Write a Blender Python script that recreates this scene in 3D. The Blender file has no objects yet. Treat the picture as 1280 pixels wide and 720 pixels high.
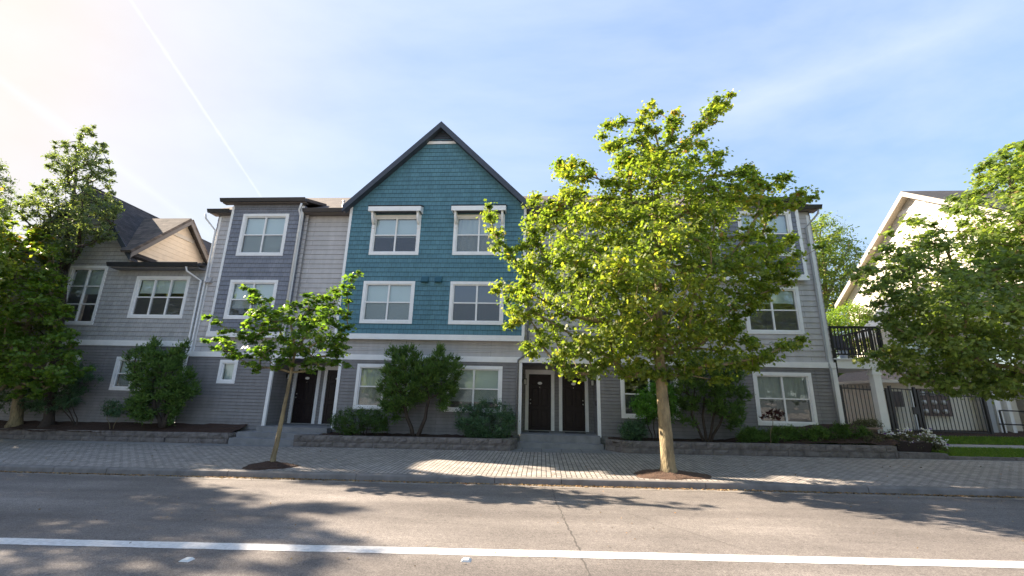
import bpy, math, random
import numpy as np
from mathutils import Matrix, Vector

R = math.radians
scene = bpy.context.scene
COL = scene.collection

# ------------------------------------------------------------------ camera
CZ = 1.7
F = 540.0 / 1280.0
CAM = Matrix([[0.997483, -0.006187, 0.07064], [0.066731, -0.255042, -0.964625], [0.023984, 0.96691, -0.253987]])
cd = bpy.data.cameras.new('camera'); cam = bpy.data.objects.new('camera', cd); COL.objects.link(cam)
cd.sensor_width = 36.0; cd.lens = 36.0 * F; cd.clip_start = 0.05; cd.clip_end = 5000
mw = CAM.to_4x4(); mw.translation = (0, 0, CZ); cam.matrix_world = mw
scene.camera = cam

def ray(x, y):
    return CAM @ Vector(((x - 640) / 540.0, -(y - 360) / 540.0, -1.0))
def at(x, y, Y):                       # a pixel of the photo at depth Y
    d = ray(x, y); t = Y / d.y
    return Vector((d.x * t, Y, CZ + d.z * t))

# ------------------------------------------------------------------ world + sun
SUN_AZ, SUN_EL = 73.0, 31.0            # azimuth left of +Y
w = bpy.data.worlds.new('World'); scene.world = w; w.use_nodes = True
nt = w.node_tree; N = nt.nodes; L = nt.links
bg = N['Background']; out = N['World Output']
sky = N.new('ShaderNodeTexSky'); sky.sky_type = 'NISHITA'; sky.sun_disc = False
sky.sun_elevation = R(SUN_EL); sky.sun_rotation = R(-SUN_AZ)
sky.air_density = 1.0; sky.dust_density = 1.9; sky.ozone_density = 1.3; sky.altitude = 50
bg.inputs['Strength'].default_value = 0.15
tc = N.new('ShaderNodeTexCoord')
def vmath(op, a, b=None):
    n = N.new('ShaderNodeVectorMath'); n.operation = op
    L.new(a, n.inputs[0])
    if b is not None:
        if isinstance(b, (tuple, list)): n.inputs[1].default_value = b
        else: L.new(b, n.inputs[1])
    return n
def fmath(op, a, b=None, c=None, clamp=False, N=N, L=L):
    n = N.new('ShaderNodeMath'); n.operation = op; n.use_clamp = clamp
    for i, v in enumerate((a, b, c)):
        if v is None: continue
        if isinstance(v, (int, float)): n.inputs[i].default_value = v
        else: L.new(v, n.inputs[i])
    return n.outputs[0]
dirv = vmath('NORMALIZE', tc.outputs['Generated']).outputs[0]
# high thin cirrus streaks
def streak(p1, p2, width, amp, soft, seed, p1e=0.15):
    a = ray(*p1).normalized(); b = ray(*p2).normalized()
    n = a.cross(b).normalized(); mid = (a + b).normalized()
    d = vmath('DOT_PRODUCT', dirv, tuple(n)).outputs['Value']
    d = fmath('ABSOLUTE', d)
    nz = N.new('ShaderNodeTexNoise'); nz.inputs['Scale'].default_value = soft; nz.inputs['Detail'].default_value = 4
    L.new(dirv, nz.inputs['Vector'])
    wv = fmath('MULTIPLY', nz.outputs[0], width * 2)
    m = fmath('DIVIDE', d, wv); m = fmath('SUBTRACT', 1.0, m, clamp=True)
    m = fmath('POWER', m, 1.3)
    al = vmath('DOT_PRODUCT', dirv, tuple(mid)).outputs['Value']
    ext = math.cos(a.angle(b) * 0.5)
    g = fmath('SUBTRACT', al, ext - p1e); g = fmath('DIVIDE', g, p1e + 0.02, clamp=True)
    return fmath('MULTIPLY', fmath('MULTIPLY', m, g), amp)
c1 = streak((150, -20), (327, 247), 0.0036, 0.62, 60, 1, 0.02)
c2 = streak((0, 100), (210, 255), 0.011, 0.35, 14, 2, 0.03)
c3 = streak((905, 140), (1190, 40), 0.085, 0.26, 3.0, 3, 0.05)
c4 = streak((560, -40), (600, 200), 0.03, 0.0, 4, 4, 0.05)
mapn = N.new('ShaderNodeMapping'); mapn.inputs['Rotation'].default_value = (0.3, 0.5, 0.4); mapn.inputs['Scale'].default_value = (1.2, 5.0, 7.0)
L.new(dirv, mapn.inputs[0])
cz = N.new('ShaderNodeTexNoise'); cz.inputs['Scale'].default_value = 1.3; cz.inputs['Detail'].default_value = 6; cz.inputs['Roughness'].default_value = .55
L.new(mapn.outputs[0], cz.inputs['Vector'])
c5 = fmath('MULTIPLY', fmath('MULTIPLY_ADD', cz.outputs[0], .75, -.22, clamp=True), 1.0)
tot = fmath('ADD', fmath('ADD', fmath('ADD', c1, c2), fmath('ADD', c3, c4)), c5, clamp=True)
# bright summer haze: the glow round the sun rolls off softly instead of peaking
lum = N.new('ShaderNodeRGBToBW'); L.new(sky.outputs[0], lum.inputs[0])
den = fmath('MULTIPLY_ADD', lum.outputs[0], 1 / 1.15, 1.0)
dq = N.new('ShaderNodeVectorMath'); dq.operation = 'SCALE'; L.new(sky.outputs[0], dq.inputs[0]); L.new(fmath('DIVIDE', 1.0, den), dq.inputs['Scale'])
mixc = N.new('ShaderNodeMix'); mixc.data_type = 'RGBA'
L.new(tot, mixc.inputs[0]); L.new(dq.outputs[0], mixc.inputs[6]); mixc.inputs[7].default_value = (1.18, 1.25, 1.36, 1)
L.new(mixc.outputs[2], bg.inputs['Color'])

sd = bpy.data.lights.new('sun', 'SUN'); sun = bpy.data.objects.new('sun', sd); COL.objects.link(sun)
sd.energy = 3.4; sd.angle = R(0.6); sd.color = (1.0, 0.84, 0.66)
sv = Vector((-math.sin(R(SUN_AZ)) * math.cos(R(SUN_EL)), math.cos(R(SUN_AZ)) * math.cos(R(SUN_EL)), math.sin(R(SUN_EL))))
sun.rotation_euler = sv.to_track_quat('Z', 'Y').to_euler(); sun.location = (-30, 20, 40)

scene.view_settings.view_transform = 'Standard'; scene.view_settings.look = 'None'
scene.view_settings.exposure = 2.6; scene.view_settings.gamma = 1.0
scene.cycles.max_bounces = 8; scene.cycles.transparent_max_bounces = 12
scene.cycles.use_denoising = True

# ------------------------------------------------------------------ materials
MATS = {}
def mat(name, col, rough=0.6, noise=0.0, nscale=8.0, bump=0.0, bscale=60.0, spec=0.5, metallic=0.0, col2=None, detail=5.0, stretch=(1, 1, 1), dist=0.01):
    if name in MATS: return MATS[name]
    m = bpy.data.materials.new(name); m.use_nodes = True; MATS[name] = m
    n = m.node_tree.nodes; l = m.node_tree.links; p = n['Principled BSDF']
    p.inputs['Base Color'].default_value = (*col, 1); p.inputs['Roughness'].default_value = rough
    p.inputs['Metallic'].default_value = metallic; p.inputs['Specular IOR Level'].default_value = spec
    t = n.new('ShaderNodeTexCoord'); mp = n.new('ShaderNodeMapping'); mp.inputs['Scale'].default_value = stretch
    l.new(t.outputs['Object'], mp.inputs[0])
    if noise > 0 or col2:
        nz = n.new('ShaderNodeTexNoise'); nz.inputs['Scale'].default_value = nscale; nz.inputs['Detail'].default_value = detail
        nz.inputs['Roughness'].default_value = .62
        l.new(mp.outputs[0], nz.inputs['Vector'])
        rp = n.new('ShaderNodeValToRGB'); rp.color_ramp.elements[0].position = .3; rp.color_ramp.elements[1].position = .7
        a = [c * (1 - noise) for c in col]; b = list(col2) if col2 else [min(1, c * (1 + noise)) for c in col]
        rp.color_ramp.elements[0].color = (*a, 1); rp.color_ramp.elements[1].color = (*b, 1)
        l.new(nz.outputs[0], rp.inputs[0]); l.new(rp.outputs[0], p.inputs['Base Color'])
    if bump > 0:
        bz = n.new('ShaderNodeTexNoise'); bz.inputs['Scale'].default_value = bscale; bz.inputs['Detail'].default_value = 4
        l.new(mp.outputs[0], bz.inputs['Vector'])
        bp = n.new('ShaderNodeBump'); bp.inputs['Strength'].default_value = bump; bp.inputs['Distance'].default_value = dist
        l.new(bz.outputs[0], bp.inputs['Height']); l.new(bp.outputs[0], p.inputs['Normal'])
    return m

def mat_brick(name, c1, c2, mortar, bw, bh, ms, rough=.8, bump=.4, uv=True, rot=0, noise=.25, offset=.5, grime=None, bias=0.0, dist=.004, edge=.1):
    m = bpy.data.materials.new(name); m.use_nodes = True; MATS[name] = m
    n = m.node_tree.nodes; l = m.node_tree.links; p = n['Principled BSDF']; p.inputs['Roughness'].default_value = rough
    t = n.new('ShaderNodeTexCoord'); mp = n.new('ShaderNodeMapping'); mp.inputs['Rotation'].default_value = (0, 0, rot)
    l.new(t.outputs['UV' if uv else 'Object'], mp.inputs[0])
    b = n.new('ShaderNodeTexBrick'); b.inputs['Scale'].default_value = 1; b.inputs['Brick Width'].default_value = bw
    b.inputs['Row Height'].default_value = bh; b.inputs['Mortar Size'].default_value = ms; b.inputs['Mortar Smooth'].default_value = edge
    b.offset = offset; b.inputs['Bias'].default_value = bias
    b.inputs['Color1'].default_value = (*c1, 1); b.inputs['Color2'].default_value = (*c2, 1); b.inputs['Mortar'].default_value = (*mortar, 1)
    l.new(mp.outputs[0], b.inputs['Vector'])
    nz = n.new('ShaderNodeTexNoise'); nz.inputs['Scale'].default_value = 3.0; nz.inputs['Detail'].default_value = 8; nz.inputs['Roughness'].default_value = .65
    l.new(t.outputs['Object'], nz.inputs['Vector'])
    mr = n.new('ShaderNodeMapRange'); mr.inputs[1].default_value = .3; mr.inputs[2].default_value = .7
    mr.inputs[3].default_value = 1 - noise; mr.inputs[4].default_value = 1 + noise
    l.new(nz.outputs[0], mr.inputs[0])
    sm = n.new('ShaderNodeMapping'); sm.inputs['Scale'].default_value = (5, 5, .35); l.new(t.outputs['Object'], sm.inputs[0])
    sn = n.new('ShaderNodeTexNoise'); sn.inputs['Scale'].default_value = 1.0; sn.inputs['Detail'].default_value = 6; l.new(sm.outputs[0], sn.inputs['Vector'])
    sr = n.new('ShaderNodeMapRange'); sr.inputs[1].default_value = .35; sr.inputs[2].default_value = .65; sr.inputs[3].default_value = .93; sr.inputs[4].default_value = 1.05; l.new(sn.outputs[0], sr.inputs[0])
    mm = n.new('ShaderNodeMath'); mm.operation = 'MULTIPLY'; l.new(mr.outputs[0], mm.inputs[0]); l.new(sr.outputs[0], mm.inputs[1])
    mx = n.new('ShaderNodeVectorMath'); mx.operation = 'SCALE'; l.new(b.outputs['Color'], mx.inputs[0]); l.new(mm.outputs[0], mx.inputs['Scale'])
    l.new(mx.outputs[0], p.inputs['Base Color'])
    bp = n.new('ShaderNodeBump'); bp.inputs['Strength'].default_value = bump; bp.inputs['Distance'].default_value = dist; bp.invert = True
    l.new(b.outputs['Fac'], bp.inputs['Height'])
    fz = n.new('ShaderNodeTexNoise'); fz.inputs['Scale'].default_value = 90; l.new(t.outputs['Object'], fz.inputs['Vector'])
    bp2 = n.new('ShaderNodeBump'); bp2.inputs['Strength'].default_value = .25; bp2.inputs['Distance'].default_value = .004
    l.new(fz.outputs[0], bp2.inputs['Height']); l.new(bp.outputs[0], bp2.inputs['Normal']); l.new(bp2.outputs[0], p.inputs['Normal'])
    return m

M_white = mat('white_trim_paint', (.82, .82, .81), .55, noise=.06, nscale=3, bump=.1, bscale=40)
M_offwhite = mat('cream_trim_paint', (.60, .56, .50), .55, noise=.06, nscale=3)
M_tan = mat('tan_lap_siding', (.78, .68, .55), .7, noise=.08, nscale=4, bump=.2, bscale=60)
M_cream = mat('cream_siding', (.78, .73, .63), .7, noise=.06, nscale=3, bump=.15)
M_dark = mat('dark_blue_grey_trim', (.045, .055, .075), .5, noise=.15, nscale=5)
M_gutter = mat('dark_metal_gutter', (.030, .033, .040), .35, noise=.2, nscale=4)
M_soffit = mat('grey_soffit', (.20, .20, .21), .8)
M_lapdark = mat_brick('slate_lap_siding', (.205, .200, .202), (.230, .224, .226), (.060, .060, .068), 3.66, .115, .0035, rough=.72, noise=.11, bump=.2)  # dark row lines put lap shadow into the colour, along with butt joints
M_lapdark2 = mat_brick('slate_lap_siding_narrow', (.205, .200, .202), (.230, .224, .226), (.060, .060, .068), 3.66, .105, .0035, rough=.72, noise=.11, bump=.2)  # same painted lap shadow and butt joints on narrower boards
M_laplight = mat_brick('light_grey_lap_siding', (.47, .455, .45), (.51, .495, .49), (.16, .16, .165), 3.66, .195, .004, rough=.72, noise=.08, bump=.2)  # lap shadow painted as darker row lines here too, plus butt joints
M_teal = mat_brick('teal_shingle_paint', (.076, .188, .238), (.094, .222, .274), (.030, .078, .100), .17, .18, .0045, rough=.7, noise=.10)
M_bay = mat_brick('blue_grey_shingle_paint', (.18, .195, .235), (.22, .235, .275), (.08, .09, .11), .17, .18, .004, rough=.7, noise=.08)
M_shlight = mat_brick('pale_grey_shingle_paint', (.36, .362, .365), (.42, .42, .42), (.18, .18, .185), .17, .17, .0035, rough=.7, noise=.08)
M_roof = mat_brick('asphalt_roof_shingles', (.075, .068, .064), (.15, .125, .11), (.035, .033, .033), .30, .14, .006, rough=.95, noise=.3, bump=.8)
M_roofd = mat_brick('dark_roof_shingles', (.028, .030, .036), (.055, .055, .062), (.015, .015, .018), .30, .14, .006, rough=.95, noise=.3, bump=.8)
M_door = mat('dark_brown_door_paint', (.018, .011, .012), .45, noise=.15, nscale=6, spec=.25)
M_steel = mat('brushed_steel', (.6, .58, .54), .3, metallic=1)
M_black = mat('black_painted_metal', (.012, .012, .014), .4)
M_conc = mat('weathered_concrete', (.26, .25, .24), .9, noise=.22, nscale=2.5, bump=.4, bscale=50, detail=8)
M_concd = mat('stoop_concrete', (.22, .22, .225), .85, noise=.2, nscale=3, bump=.3, bscale=50, detail=8)
M_curb = mat('curb_concrete', (.185, .172, .162), .9, noise=.28, nscale=3.5, bump=.5, bscale=45, detail=9)
M_block = mat('rough_wall_block', (.17, .15, .14), .95, noise=.35, nscale=5, bump=1.0, bscale=22, detail=9, dist=.03)
M_mulch = mat('bark_mulch', (.050, .026, .018), .95, noise=.55, nscale=40, bump=1.0, bscale=45, dist=.03)
M_mulchdry = mat('dry_bark_mulch', (.105, .062, .042), .95, noise=.5, nscale=40, bump=1.0, bscale=45, dist=.03)
M_bark = mat('maple_bark', (.17, .135, .09), .92, noise=.45, nscale=7, bump=1.0, bscale=34, stretch=(1, 1, .35), dist=.035, detail=9, col2=(.36, .29, .16))
M_barkd = mat('dark_bark', (.055, .042, .034), .95, noise=.4, nscale=12, bump=.9, bscale=30, stretch=(1, 1, .3), dist=.015)
M_blind = mat('white_window_blind', (.82, .86, .86), .7)
M_curtain = mat('pale_curtain', (.68, .67, .63), .8)
M_int = mat('interior_paint', (.30, .28, .26), .9)
M_paint = mat('white_road_paint', (.62, .61, .59), .6, noise=.16, nscale=22, bump=.3, bscale=80, detail=9, col2=(.78, .78, .77))
M_grass = mat('lawn_soil', (.06, .09, .02), .95, noise=.3, nscale=12)
M_terra = mat('dark_clay_pot', (.09, .045, .035), .7, noise=.2)
M_tar = mat('tar_crack', (.085, .078, .072), .85)
M_copper = mat('grey_vinyl', (.36, .37, .38), .6)
M_awn = mat('pale_green_awning', (.38, .50, .46), .6)

# asphalt: large patches, fine aggregate
def mk_asphalt():
    m = bpy.data.materials.new('worn_asphalt'); m.use_nodes = True; n = m.node_tree.nodes; l = m.node_tree.links; p = n['Principled BSDF']
    p.inputs['Roughness'].default_value = .82; p.inputs['Specular IOR Level'].default_value = .35
    t = n.new('ShaderNodeTexCoord')
    def noise(sc, det, vec=None, rgh=.6):
        z = n.new('ShaderNodeTexNoise'); z.inputs['Scale'].default_value = sc; z.inputs['Detail'].default_value = det; z.inputs['Roughness'].default_value = rgh
        l.new(vec or t.outputs['Object'], z.inputs['Vector']); return z.outputs[0]
    mp = n.new('ShaderNodeMapping'); mp.inputs['Scale'].default_value = (.25, 1.6, 1); l.new(t.outputs['Object'], mp.inputs[0])
    big = noise(.7, 6, mp.outputs[0]); mid = noise(14, 6); vor = n.new('ShaderNodeTexVoronoi'); vor.inputs['Scale'].default_value = 110
    l.new(t.outputs['Object'], vor.inputs['Vector'])
    r1 = n.new('ShaderNodeValToRGB'); r1.color_ramp.elements[0].position = .35; r1.color_ramp.elements[1].position = .68
    r1.color_ramp.elements[0].color = (.135, .122, .114, 1); r1.color_ramp.elements[1].color = (.222, .202, .186, 1)
    l.new(big, r1.inputs[0])
    mr = n.new('ShaderNodeMapRange'); mr.inputs[1].default_value = .3; mr.inputs[2].default_value = .7; mr.inputs[3].default_value = .86; mr.inputs[4].default_value = 1.12
    l.new(mid, mr.inputs[0])
    sc = n.new('ShaderNodeVectorMath'); sc.operation = 'SCALE'; l.new(r1.outputs[0], sc.inputs[0]); l.new(mr.outputs[0], sc.inputs['Scale'])
    mr2 = n.new('ShaderNodeMapRange'); mr2.inputs[1].default_value = .0; mr2.inputs[2].default_value = 1; mr2.inputs[3].default_value = .62; mr2.inputs[4].default_value = 1.42
    sep = n.new('ShaderNodeSeparateColor'); l.new(vor.outputs['Color'], sep.inputs[0]); l.new(sep.outputs[0], mr2.inputs[0])
    big2 = noise(.45, 3); mr3 = n.new('ShaderNodeMapRange'); mr3.inputs[1].default_value = .35; mr3.inputs[2].default_value = .65; mr3.inputs[3].default_value = .82; mr3.inputs[4].default_value = 1.1; l.new(big2, mr3.inputs[0])
    sc3 = n.new('ShaderNodeVectorMath'); sc3.operation = 'SCALE'; l.new(sc.outputs[0], sc3.inputs[0]); l.new(mr3.outputs[0], sc3.inputs['Scale'])
    sc2 = n.new('ShaderNodeVectorMath'); sc2.operation = 'SCALE'; l.new(sc3.outputs[0], sc2.inputs[0]); l.new(mr2.outputs[0], sc2.inputs['Scale'])
    l.new(sc2.outputs[0], p.inputs['Base Color'])
    bp = n.new('ShaderNodeBump'); bp.inputs['Strength'].default_value = .6; bp.inputs['Distance'].default_value = .006
    l.new(vor.outputs['Distance'], bp.inputs['Height']); l.new(bp.outputs[0], p.inputs['Normal'])
    return m
M_asph = mk_asphalt()
M_paver = mat_brick('brick_pavers', (.285, .262, .24), (.385, .35, .315), (.055, .048, .042), .22, .11, .009, rough=.85, bump=.8, uv=False, rot=R(90), noise=.22, dist=.01)
M_slabs = mat_brick('concrete_walk_squares', (.20, .20, .20), (.235, .232, .23), (.07, .065, .06), .62, .62, .008, rough=.85, bump=.6, uv=False, noise=.15, offset=0)

def mk_glass(name, tint, op):
    # clear pane: part mirror of the sky (Fresnel), part see-through
    m = bpy.data.materials.new(name); m.use_nodes = True; n = m.node_tree.nodes; l = m.node_tree.links
    n.remove(n['Principled BSDF']); o = n['Material Output']
    g = n.new('ShaderNodeBsdfGlossy'); g.inputs['Roughness'].default_value = .015; g.inputs['Color'].default_value = (.9, .95, 1, 1)
    tr = n.new('ShaderNodeBsdfTransparent'); tr.inputs['Color'].default_value = (*tint, 1)
    fr = n.new('ShaderNodeFresnel'); fr.inputs['IOR'].default_value = 1.5
    a = n.new('ShaderNodeMath'); a.operation = 'MULTIPLY_ADD'; a.inputs[1].default_value = 1.6; a.inputs[2].default_value = op; l.new(fr.outputs[0], a.inputs[0]); a.use_clamp = True
    t = n.new('ShaderNodeTexCoord'); z = n.new('ShaderNodeTexNoise'); z.inputs['Scale'].default_value = 1.7; l.new(t.outputs['Object'], z.inputs['Vector'])
    b = n.new('ShaderNodeBump'); b.inputs['Strength'].default_value = .12; b.inputs['Distance'].default_value = .06; l.new(z.outputs[0], b.inputs['Height']); l.new(b.outputs[0], g.inputs['Normal'])
    x = n.new('ShaderNodeMixShader'); l.new(a.outputs[0], x.inputs[0]); l.new(tr.outputs[0], x.inputs[1]); l.new(g.outputs[0], x.inputs[2]); l.new(x.outputs[0], o.inputs[0])
    MATS[name] = m; return m
M_glass = mk_glass('window_glass', (.86, .95, .95), .10)
def mk_screen():
    m = bpy.data.materials.new('insect_screen_mesh'); m.use_nodes = True; n = m.node_tree.nodes; l = m.node_tree.links
    p = n['Principled BSDF']; o = n['Material Output']; p.inputs['Base Color'].default_value = (.13, .13, .135, 1); p.inputs['Roughness'].default_value = .8
    tr = n.new('ShaderNodeBsdfTransparent'); x = n.new('ShaderNodeMixShader'); x.inputs[0].default_value = .34
    l.new(tr.outputs[0], x.inputs[1]); l.new(p.outputs[0], x.inputs[2]); l.new(x.outputs[0], o.inputs[0]); return m
M_screen = mk_screen()

def mk_leaf(name, ramp, trans=.45, rough=.45, tcol=1.6):
    m = bpy.data.materials.new(name); m.use_nodes = True; n = m.node_tree.nodes; l = m.node_tree.links
    p = n['Principled BSDF']; o = n['Material Output']; p.inputs['Roughness'].default_value = rough; p.inputs['Specular IOR Level'].default_value = .4
    at_ = n.new('ShaderNodeAttribute'); at_.attribute_name = 'rnd'
    rp = n.new('ShaderNodeValToRGB')
    e = rp.color_ramp.elements
    e[0].position, e[0].color = ramp[0][0], (*ramp[0][1], 1); e[1].position, e[1].color = ramp[-1][0], (*ramp[-1][1], 1)
    for pos, c in ramp[1:-1]:
        k = e.new(pos); k.color = (*c, 1)
    l.new(at_.outputs['Fac'], rp.inputs[0]); l.new(rp.outputs[0], p.inputs['Base Color'])
    t = n.new('ShaderNodeBsdfTranslucent')
    sc = n.new('ShaderNodeMix'); sc.data_type = 'RGBA'; sc.blend_type = 'MULTIPLY'; sc.inputs[0].default_value = 1
    l.new(rp.outputs[0], sc.inputs[6]); sc.inputs[7].default_value = (tcol * 1.12, tcol * 1.12, tcol * .42, 1); l.new(sc.outputs[2], t.inputs['Color'])
    x = n.new('ShaderNodeMixShader'); x.inputs[0].default_value = trans
    l.new(p.outputs[0], x.inputs[1]); l.new(t.outputs[0], x.inputs[2]); l.new(x.outputs[0], o.inputs[0]); MATS[name] = m
    return m
G = lambda a, b, c: (a, b, c)
M_leaf = mk_leaf('maple_leaf_green', [(0, (.07, .115, .024)), (.45, (.125, .175, .032)), (.85, (.20, .225, .04)), (.97, (.27, .25, .05)), (1, (.27, .15, .05))], .5, tcol=2.5)
M_leafs = mk_leaf('young_maple_leaf_green', [(0, (.05, .10, .018)), (.5, (.085, .155, .025)), (1, (.15, .20, .035))], .5, tcol=2.6)
M_leafr = mk_leaf('grey_green_maple_leaf', [(0, (.075, .12, .038)), (.5, (.135, .19, .052)), (.95, (.20, .24, .065)), (1, (.22, .16, .05))], .45, tcol=2.5)
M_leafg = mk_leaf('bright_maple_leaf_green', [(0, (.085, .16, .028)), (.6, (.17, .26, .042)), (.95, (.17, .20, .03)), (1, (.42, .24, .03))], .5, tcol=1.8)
M_ever = mk_leaf('evergreen_foliage', [(0, (.065, .105, .05)), (.6, (.125, .165, .07)), (1, (.20, .23, .09))], .4, tcol=2.2)
M_juni = mk_leaf('juniper_foliage', [(0, (.045, .10, .026)), (.6, (.11, .20, .045)), (1, (.18, .27, .06))], .3, .6, tcol=1.5)
M_shrub = mk_leaf('shrub_leaf', [(0, (.045, .105, .055)), (.6, (.09, .18, .09)), (1, (.15, .25, .11))], .3, .4, tcol=1.3)
M_hedge = mk_leaf('clipped_hedge_leaf', [(0, (.035, .075, .018)), (.6, (.075, .15, .03)), (1, (.13, .21, .04))], .3, .5, tcol=1.4)
M_bright = mk_leaf('glossy_bright_leaf', [(0, (.06, .17, .03)), (.6, (.12, .28, .04)), (1, (.19, .38, .06))], .35, .3, tcol=1.5)
M_redleaf = mk_leaf('dark_red_leaf', [(0, (.035, .012, .014)), (1, (.09, .028, .03))], .3, .5, tcol=1.5)
M_greyleaf = mk_leaf('silvery_herb_leaf', [(0, (.08, .09, .05)), (1, (.20, .20, .11))], .3, .6, tcol=1.3)
M_petal = mk_leaf('white_petal', [(0, (.75, .74, .76)), (.8, (.8, .8, .8)), (.82, (.16, .07, .30)), (1, (.22, .10, .38))], .2, .6, tcol=.8)
M_blade = mk_leaf('lawn_blade', [(0, (.08, .17, .025)), (.6, (.14, .25, .035)), (1, (.22, .30, .05))], .35, .6, tcol=1.5)
M_litter = mk_leaf('dry_fallen_leaf', [(0, (.10, .06, .03)), (.4, (.26, .17, .09)), (.8, (.36, .27, .14)), (1, (.42, .20, .08))], .15, .8, tcol=1.0)

# ------------------------------------------------------------------ mesh helpers
class MB:
    def __init__(s): s.v = []; s.f = []; s.uv = []
    def quad(s, pts, uv=None):
        i = len(s.v); s.v += [tuple(p) for p in pts]; s.f.append(tuple(range(i, i + len(pts))))
        s.uv += (uv if uv else [(p[0], p[2]) for p in pts])
        return s
    def box(s, x0, x1, y0, y1, z0, z1):
        if x0 > x1: x0, x1 = x1, x0
        if y0 > y1: y0, y1 = y1, y0
        if z0 > z1: z0, z1 = z1, z0
        s.hexa([(x0, y0, z0), (x1, y0, z0), (x1, y1, z0), (x0, y1, z0), (x0, y0, z1), (x1, y0, z1), (x1, y1, z1), (x0, y1, z1)]); return s
    def hexa(s, c):
        for f in ((3, 2, 1, 0), (4, 5, 6, 7), (0, 1, 5, 4), (1, 2, 6, 5), (2, 3, 7, 6), (3, 0, 4, 7)):
            s.quad([c[k] for k in f])
        return s
    def prism(s, poly, off):           # planar poly swept by vector off
        n = len(poly); a = [Vector(p) for p in poly]; b = [p + Vector(off) for p in a]
        s.quad(a); s.quad(b[::-1])
        for k in range(n): s.quad([a[k], b[k], b[(k + 1) % n], a[(k + 1) % n]])
        return s
    def bar(s, p, q, wx, wz, up=(0, 0, 1)):
        p, q = Vector(p), Vector(q); d = (q - p).normalized(); u = Vector(up)
        a = d.cross(u).normalized(); b = a.cross(d).normalized(); a *= wx / 2; b *= wz / 2
        c = [p - a - b, p + a - b, q + a - b, q - a - b, p - a + b, p + a + b, q + a + b, q - a + b]
        s.hexa(c); return s
    def tube(s, pts, rad, n=8, cap=True):
        pts = [Vector(p) for p in pts]; rings = []
        if isinstance(rad, (int, float)): rad = [rad] * len(pts)
        ref = None
        for i, p in enumerate(pts):
            d = (pts[min(i + 1, len(pts) - 1)] - pts[max(i - 1, 0)]).normalized()
            if ref is None: ref = Vector((1, 0, 0)) if abs(d.x) < .8 else Vector((0, 1, 0))
            a = d.cross(ref).normalized(); b = a.cross(d).normalized(); ref = b
            rings.append([p + (a * math.cos(2 * math.pi * k / n) + b * math.sin(2 * math.pi * k / n)) * rad[i] for k in range(n)])
        i0 = len(s.v)
        for r in rings:
            s.v += [tuple(x) for x in r]
        for i in range(len(rings) - 1):
            for k in range(n):
                k2 = (k + 1) % n; f = (i0 + i * n + k, i0 + i * n + k2, i0 + (i + 1) * n + k2, i0 + (i + 1) * n + k)
                s.f.append(f); s.uv += [(s.v[q][0], s.v[q][2]) for q in f]
        if cap:
            f = tuple(i0 + k for k in range(n)); s.f.append(f[::-1]); s.uv += [(0, 0)] * n
            f = tuple(i0 + (len(rings) - 1) * n + k for k in range(n)); s.f.append(f); s.uv += [(0, 0)] * n
        return s
    def lathe(s, c, prof, n=16, flip=False):
        pts = [(c[0], c[1], c[2] + z) for r, z in prof]
        i0 = len(s.v)
        for (r, z) in prof:
            for k in range(n):
                a = 2 * math.pi * k / n; s.v.append((c[0] + r * math.cos(a), c[1] + r * math.sin(a), c[2] + z))
        for i in range(len(prof) - 1):
            for k in range(n):
                k2 = (k + 1) % n; f = (i0 + i * n + k, i0 + i * n + k2, i0 + (i + 1) * n + k2, i0 + (i + 1) * n + k)
                s.f.append(f); s.uv += [(0, 0)] * 4
        f = tuple(i0 + (len(prof) - 1) * n + k for k in range(n)); s.f.append(f); s.uv += [(0, 0)] * n
        return s

def empty(name, loc, label=None, cat=None, group=None, kind=None):
    o = bpy.data.objects.new(name, None); COL.objects.link(o); o.location = loc; o.empty_display_size = .3
    tag(o, label, cat, group, kind); return o
def tag(o, label=None, cat=None, group=None, kind=None):
    if label: o['label'] = label
    if cat: o['category'] = cat
    if group: o['group'] = group
    if kind: o['kind'] = kind
    return o
def root_loc(o):
    v = Vector(o.location)
    while o.parent: o = o.parent; v += Vector(o.location)
    return v
def obj(name, mb, m, parent=None, smooth=False, bevel=0.0, origin=None):
    me = bpy.data.meshes.new(name)
    base = Vector(origin) if origin is not None else (root_loc(parent) if parent else Vector((0, 0, 0)))
    vs = np.array(mb.v, dtype=np.float64).reshape(-1, 3) - np.array(base)
    me.from_pydata(vs.tolist(), [], mb.f)
    ul = me.uv_layers.new(name='UVMap'); ul.data.foreach_set('uv', np.array(mb.uv, dtype=np.float32).ravel())
    if m: me.materials.append(m)
    o = bpy.data.objects.new(name, me); COL.objects.link(o)
    if parent: o.parent = parent; o.location = base - root_loc(parent)
    else: o.location = base
    if smooth: me.polygons.foreach_set('use_smooth', [True] * len(me.polygons))
    if bevel:
        b = o.modifiers.new('bevel', 'BEVEL'); b.width = bevel; b.segments = 1; b.limit_method = 'ANGLE'
    return o
def copy_tree(o, parent=None):
    c = o.copy(); COL.objects.link(c)
    if parent: c.parent = parent
    for ch in [x for x in bpy.data.objects if x.parent == o]: copy_tree(ch, c)
    return c

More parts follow.
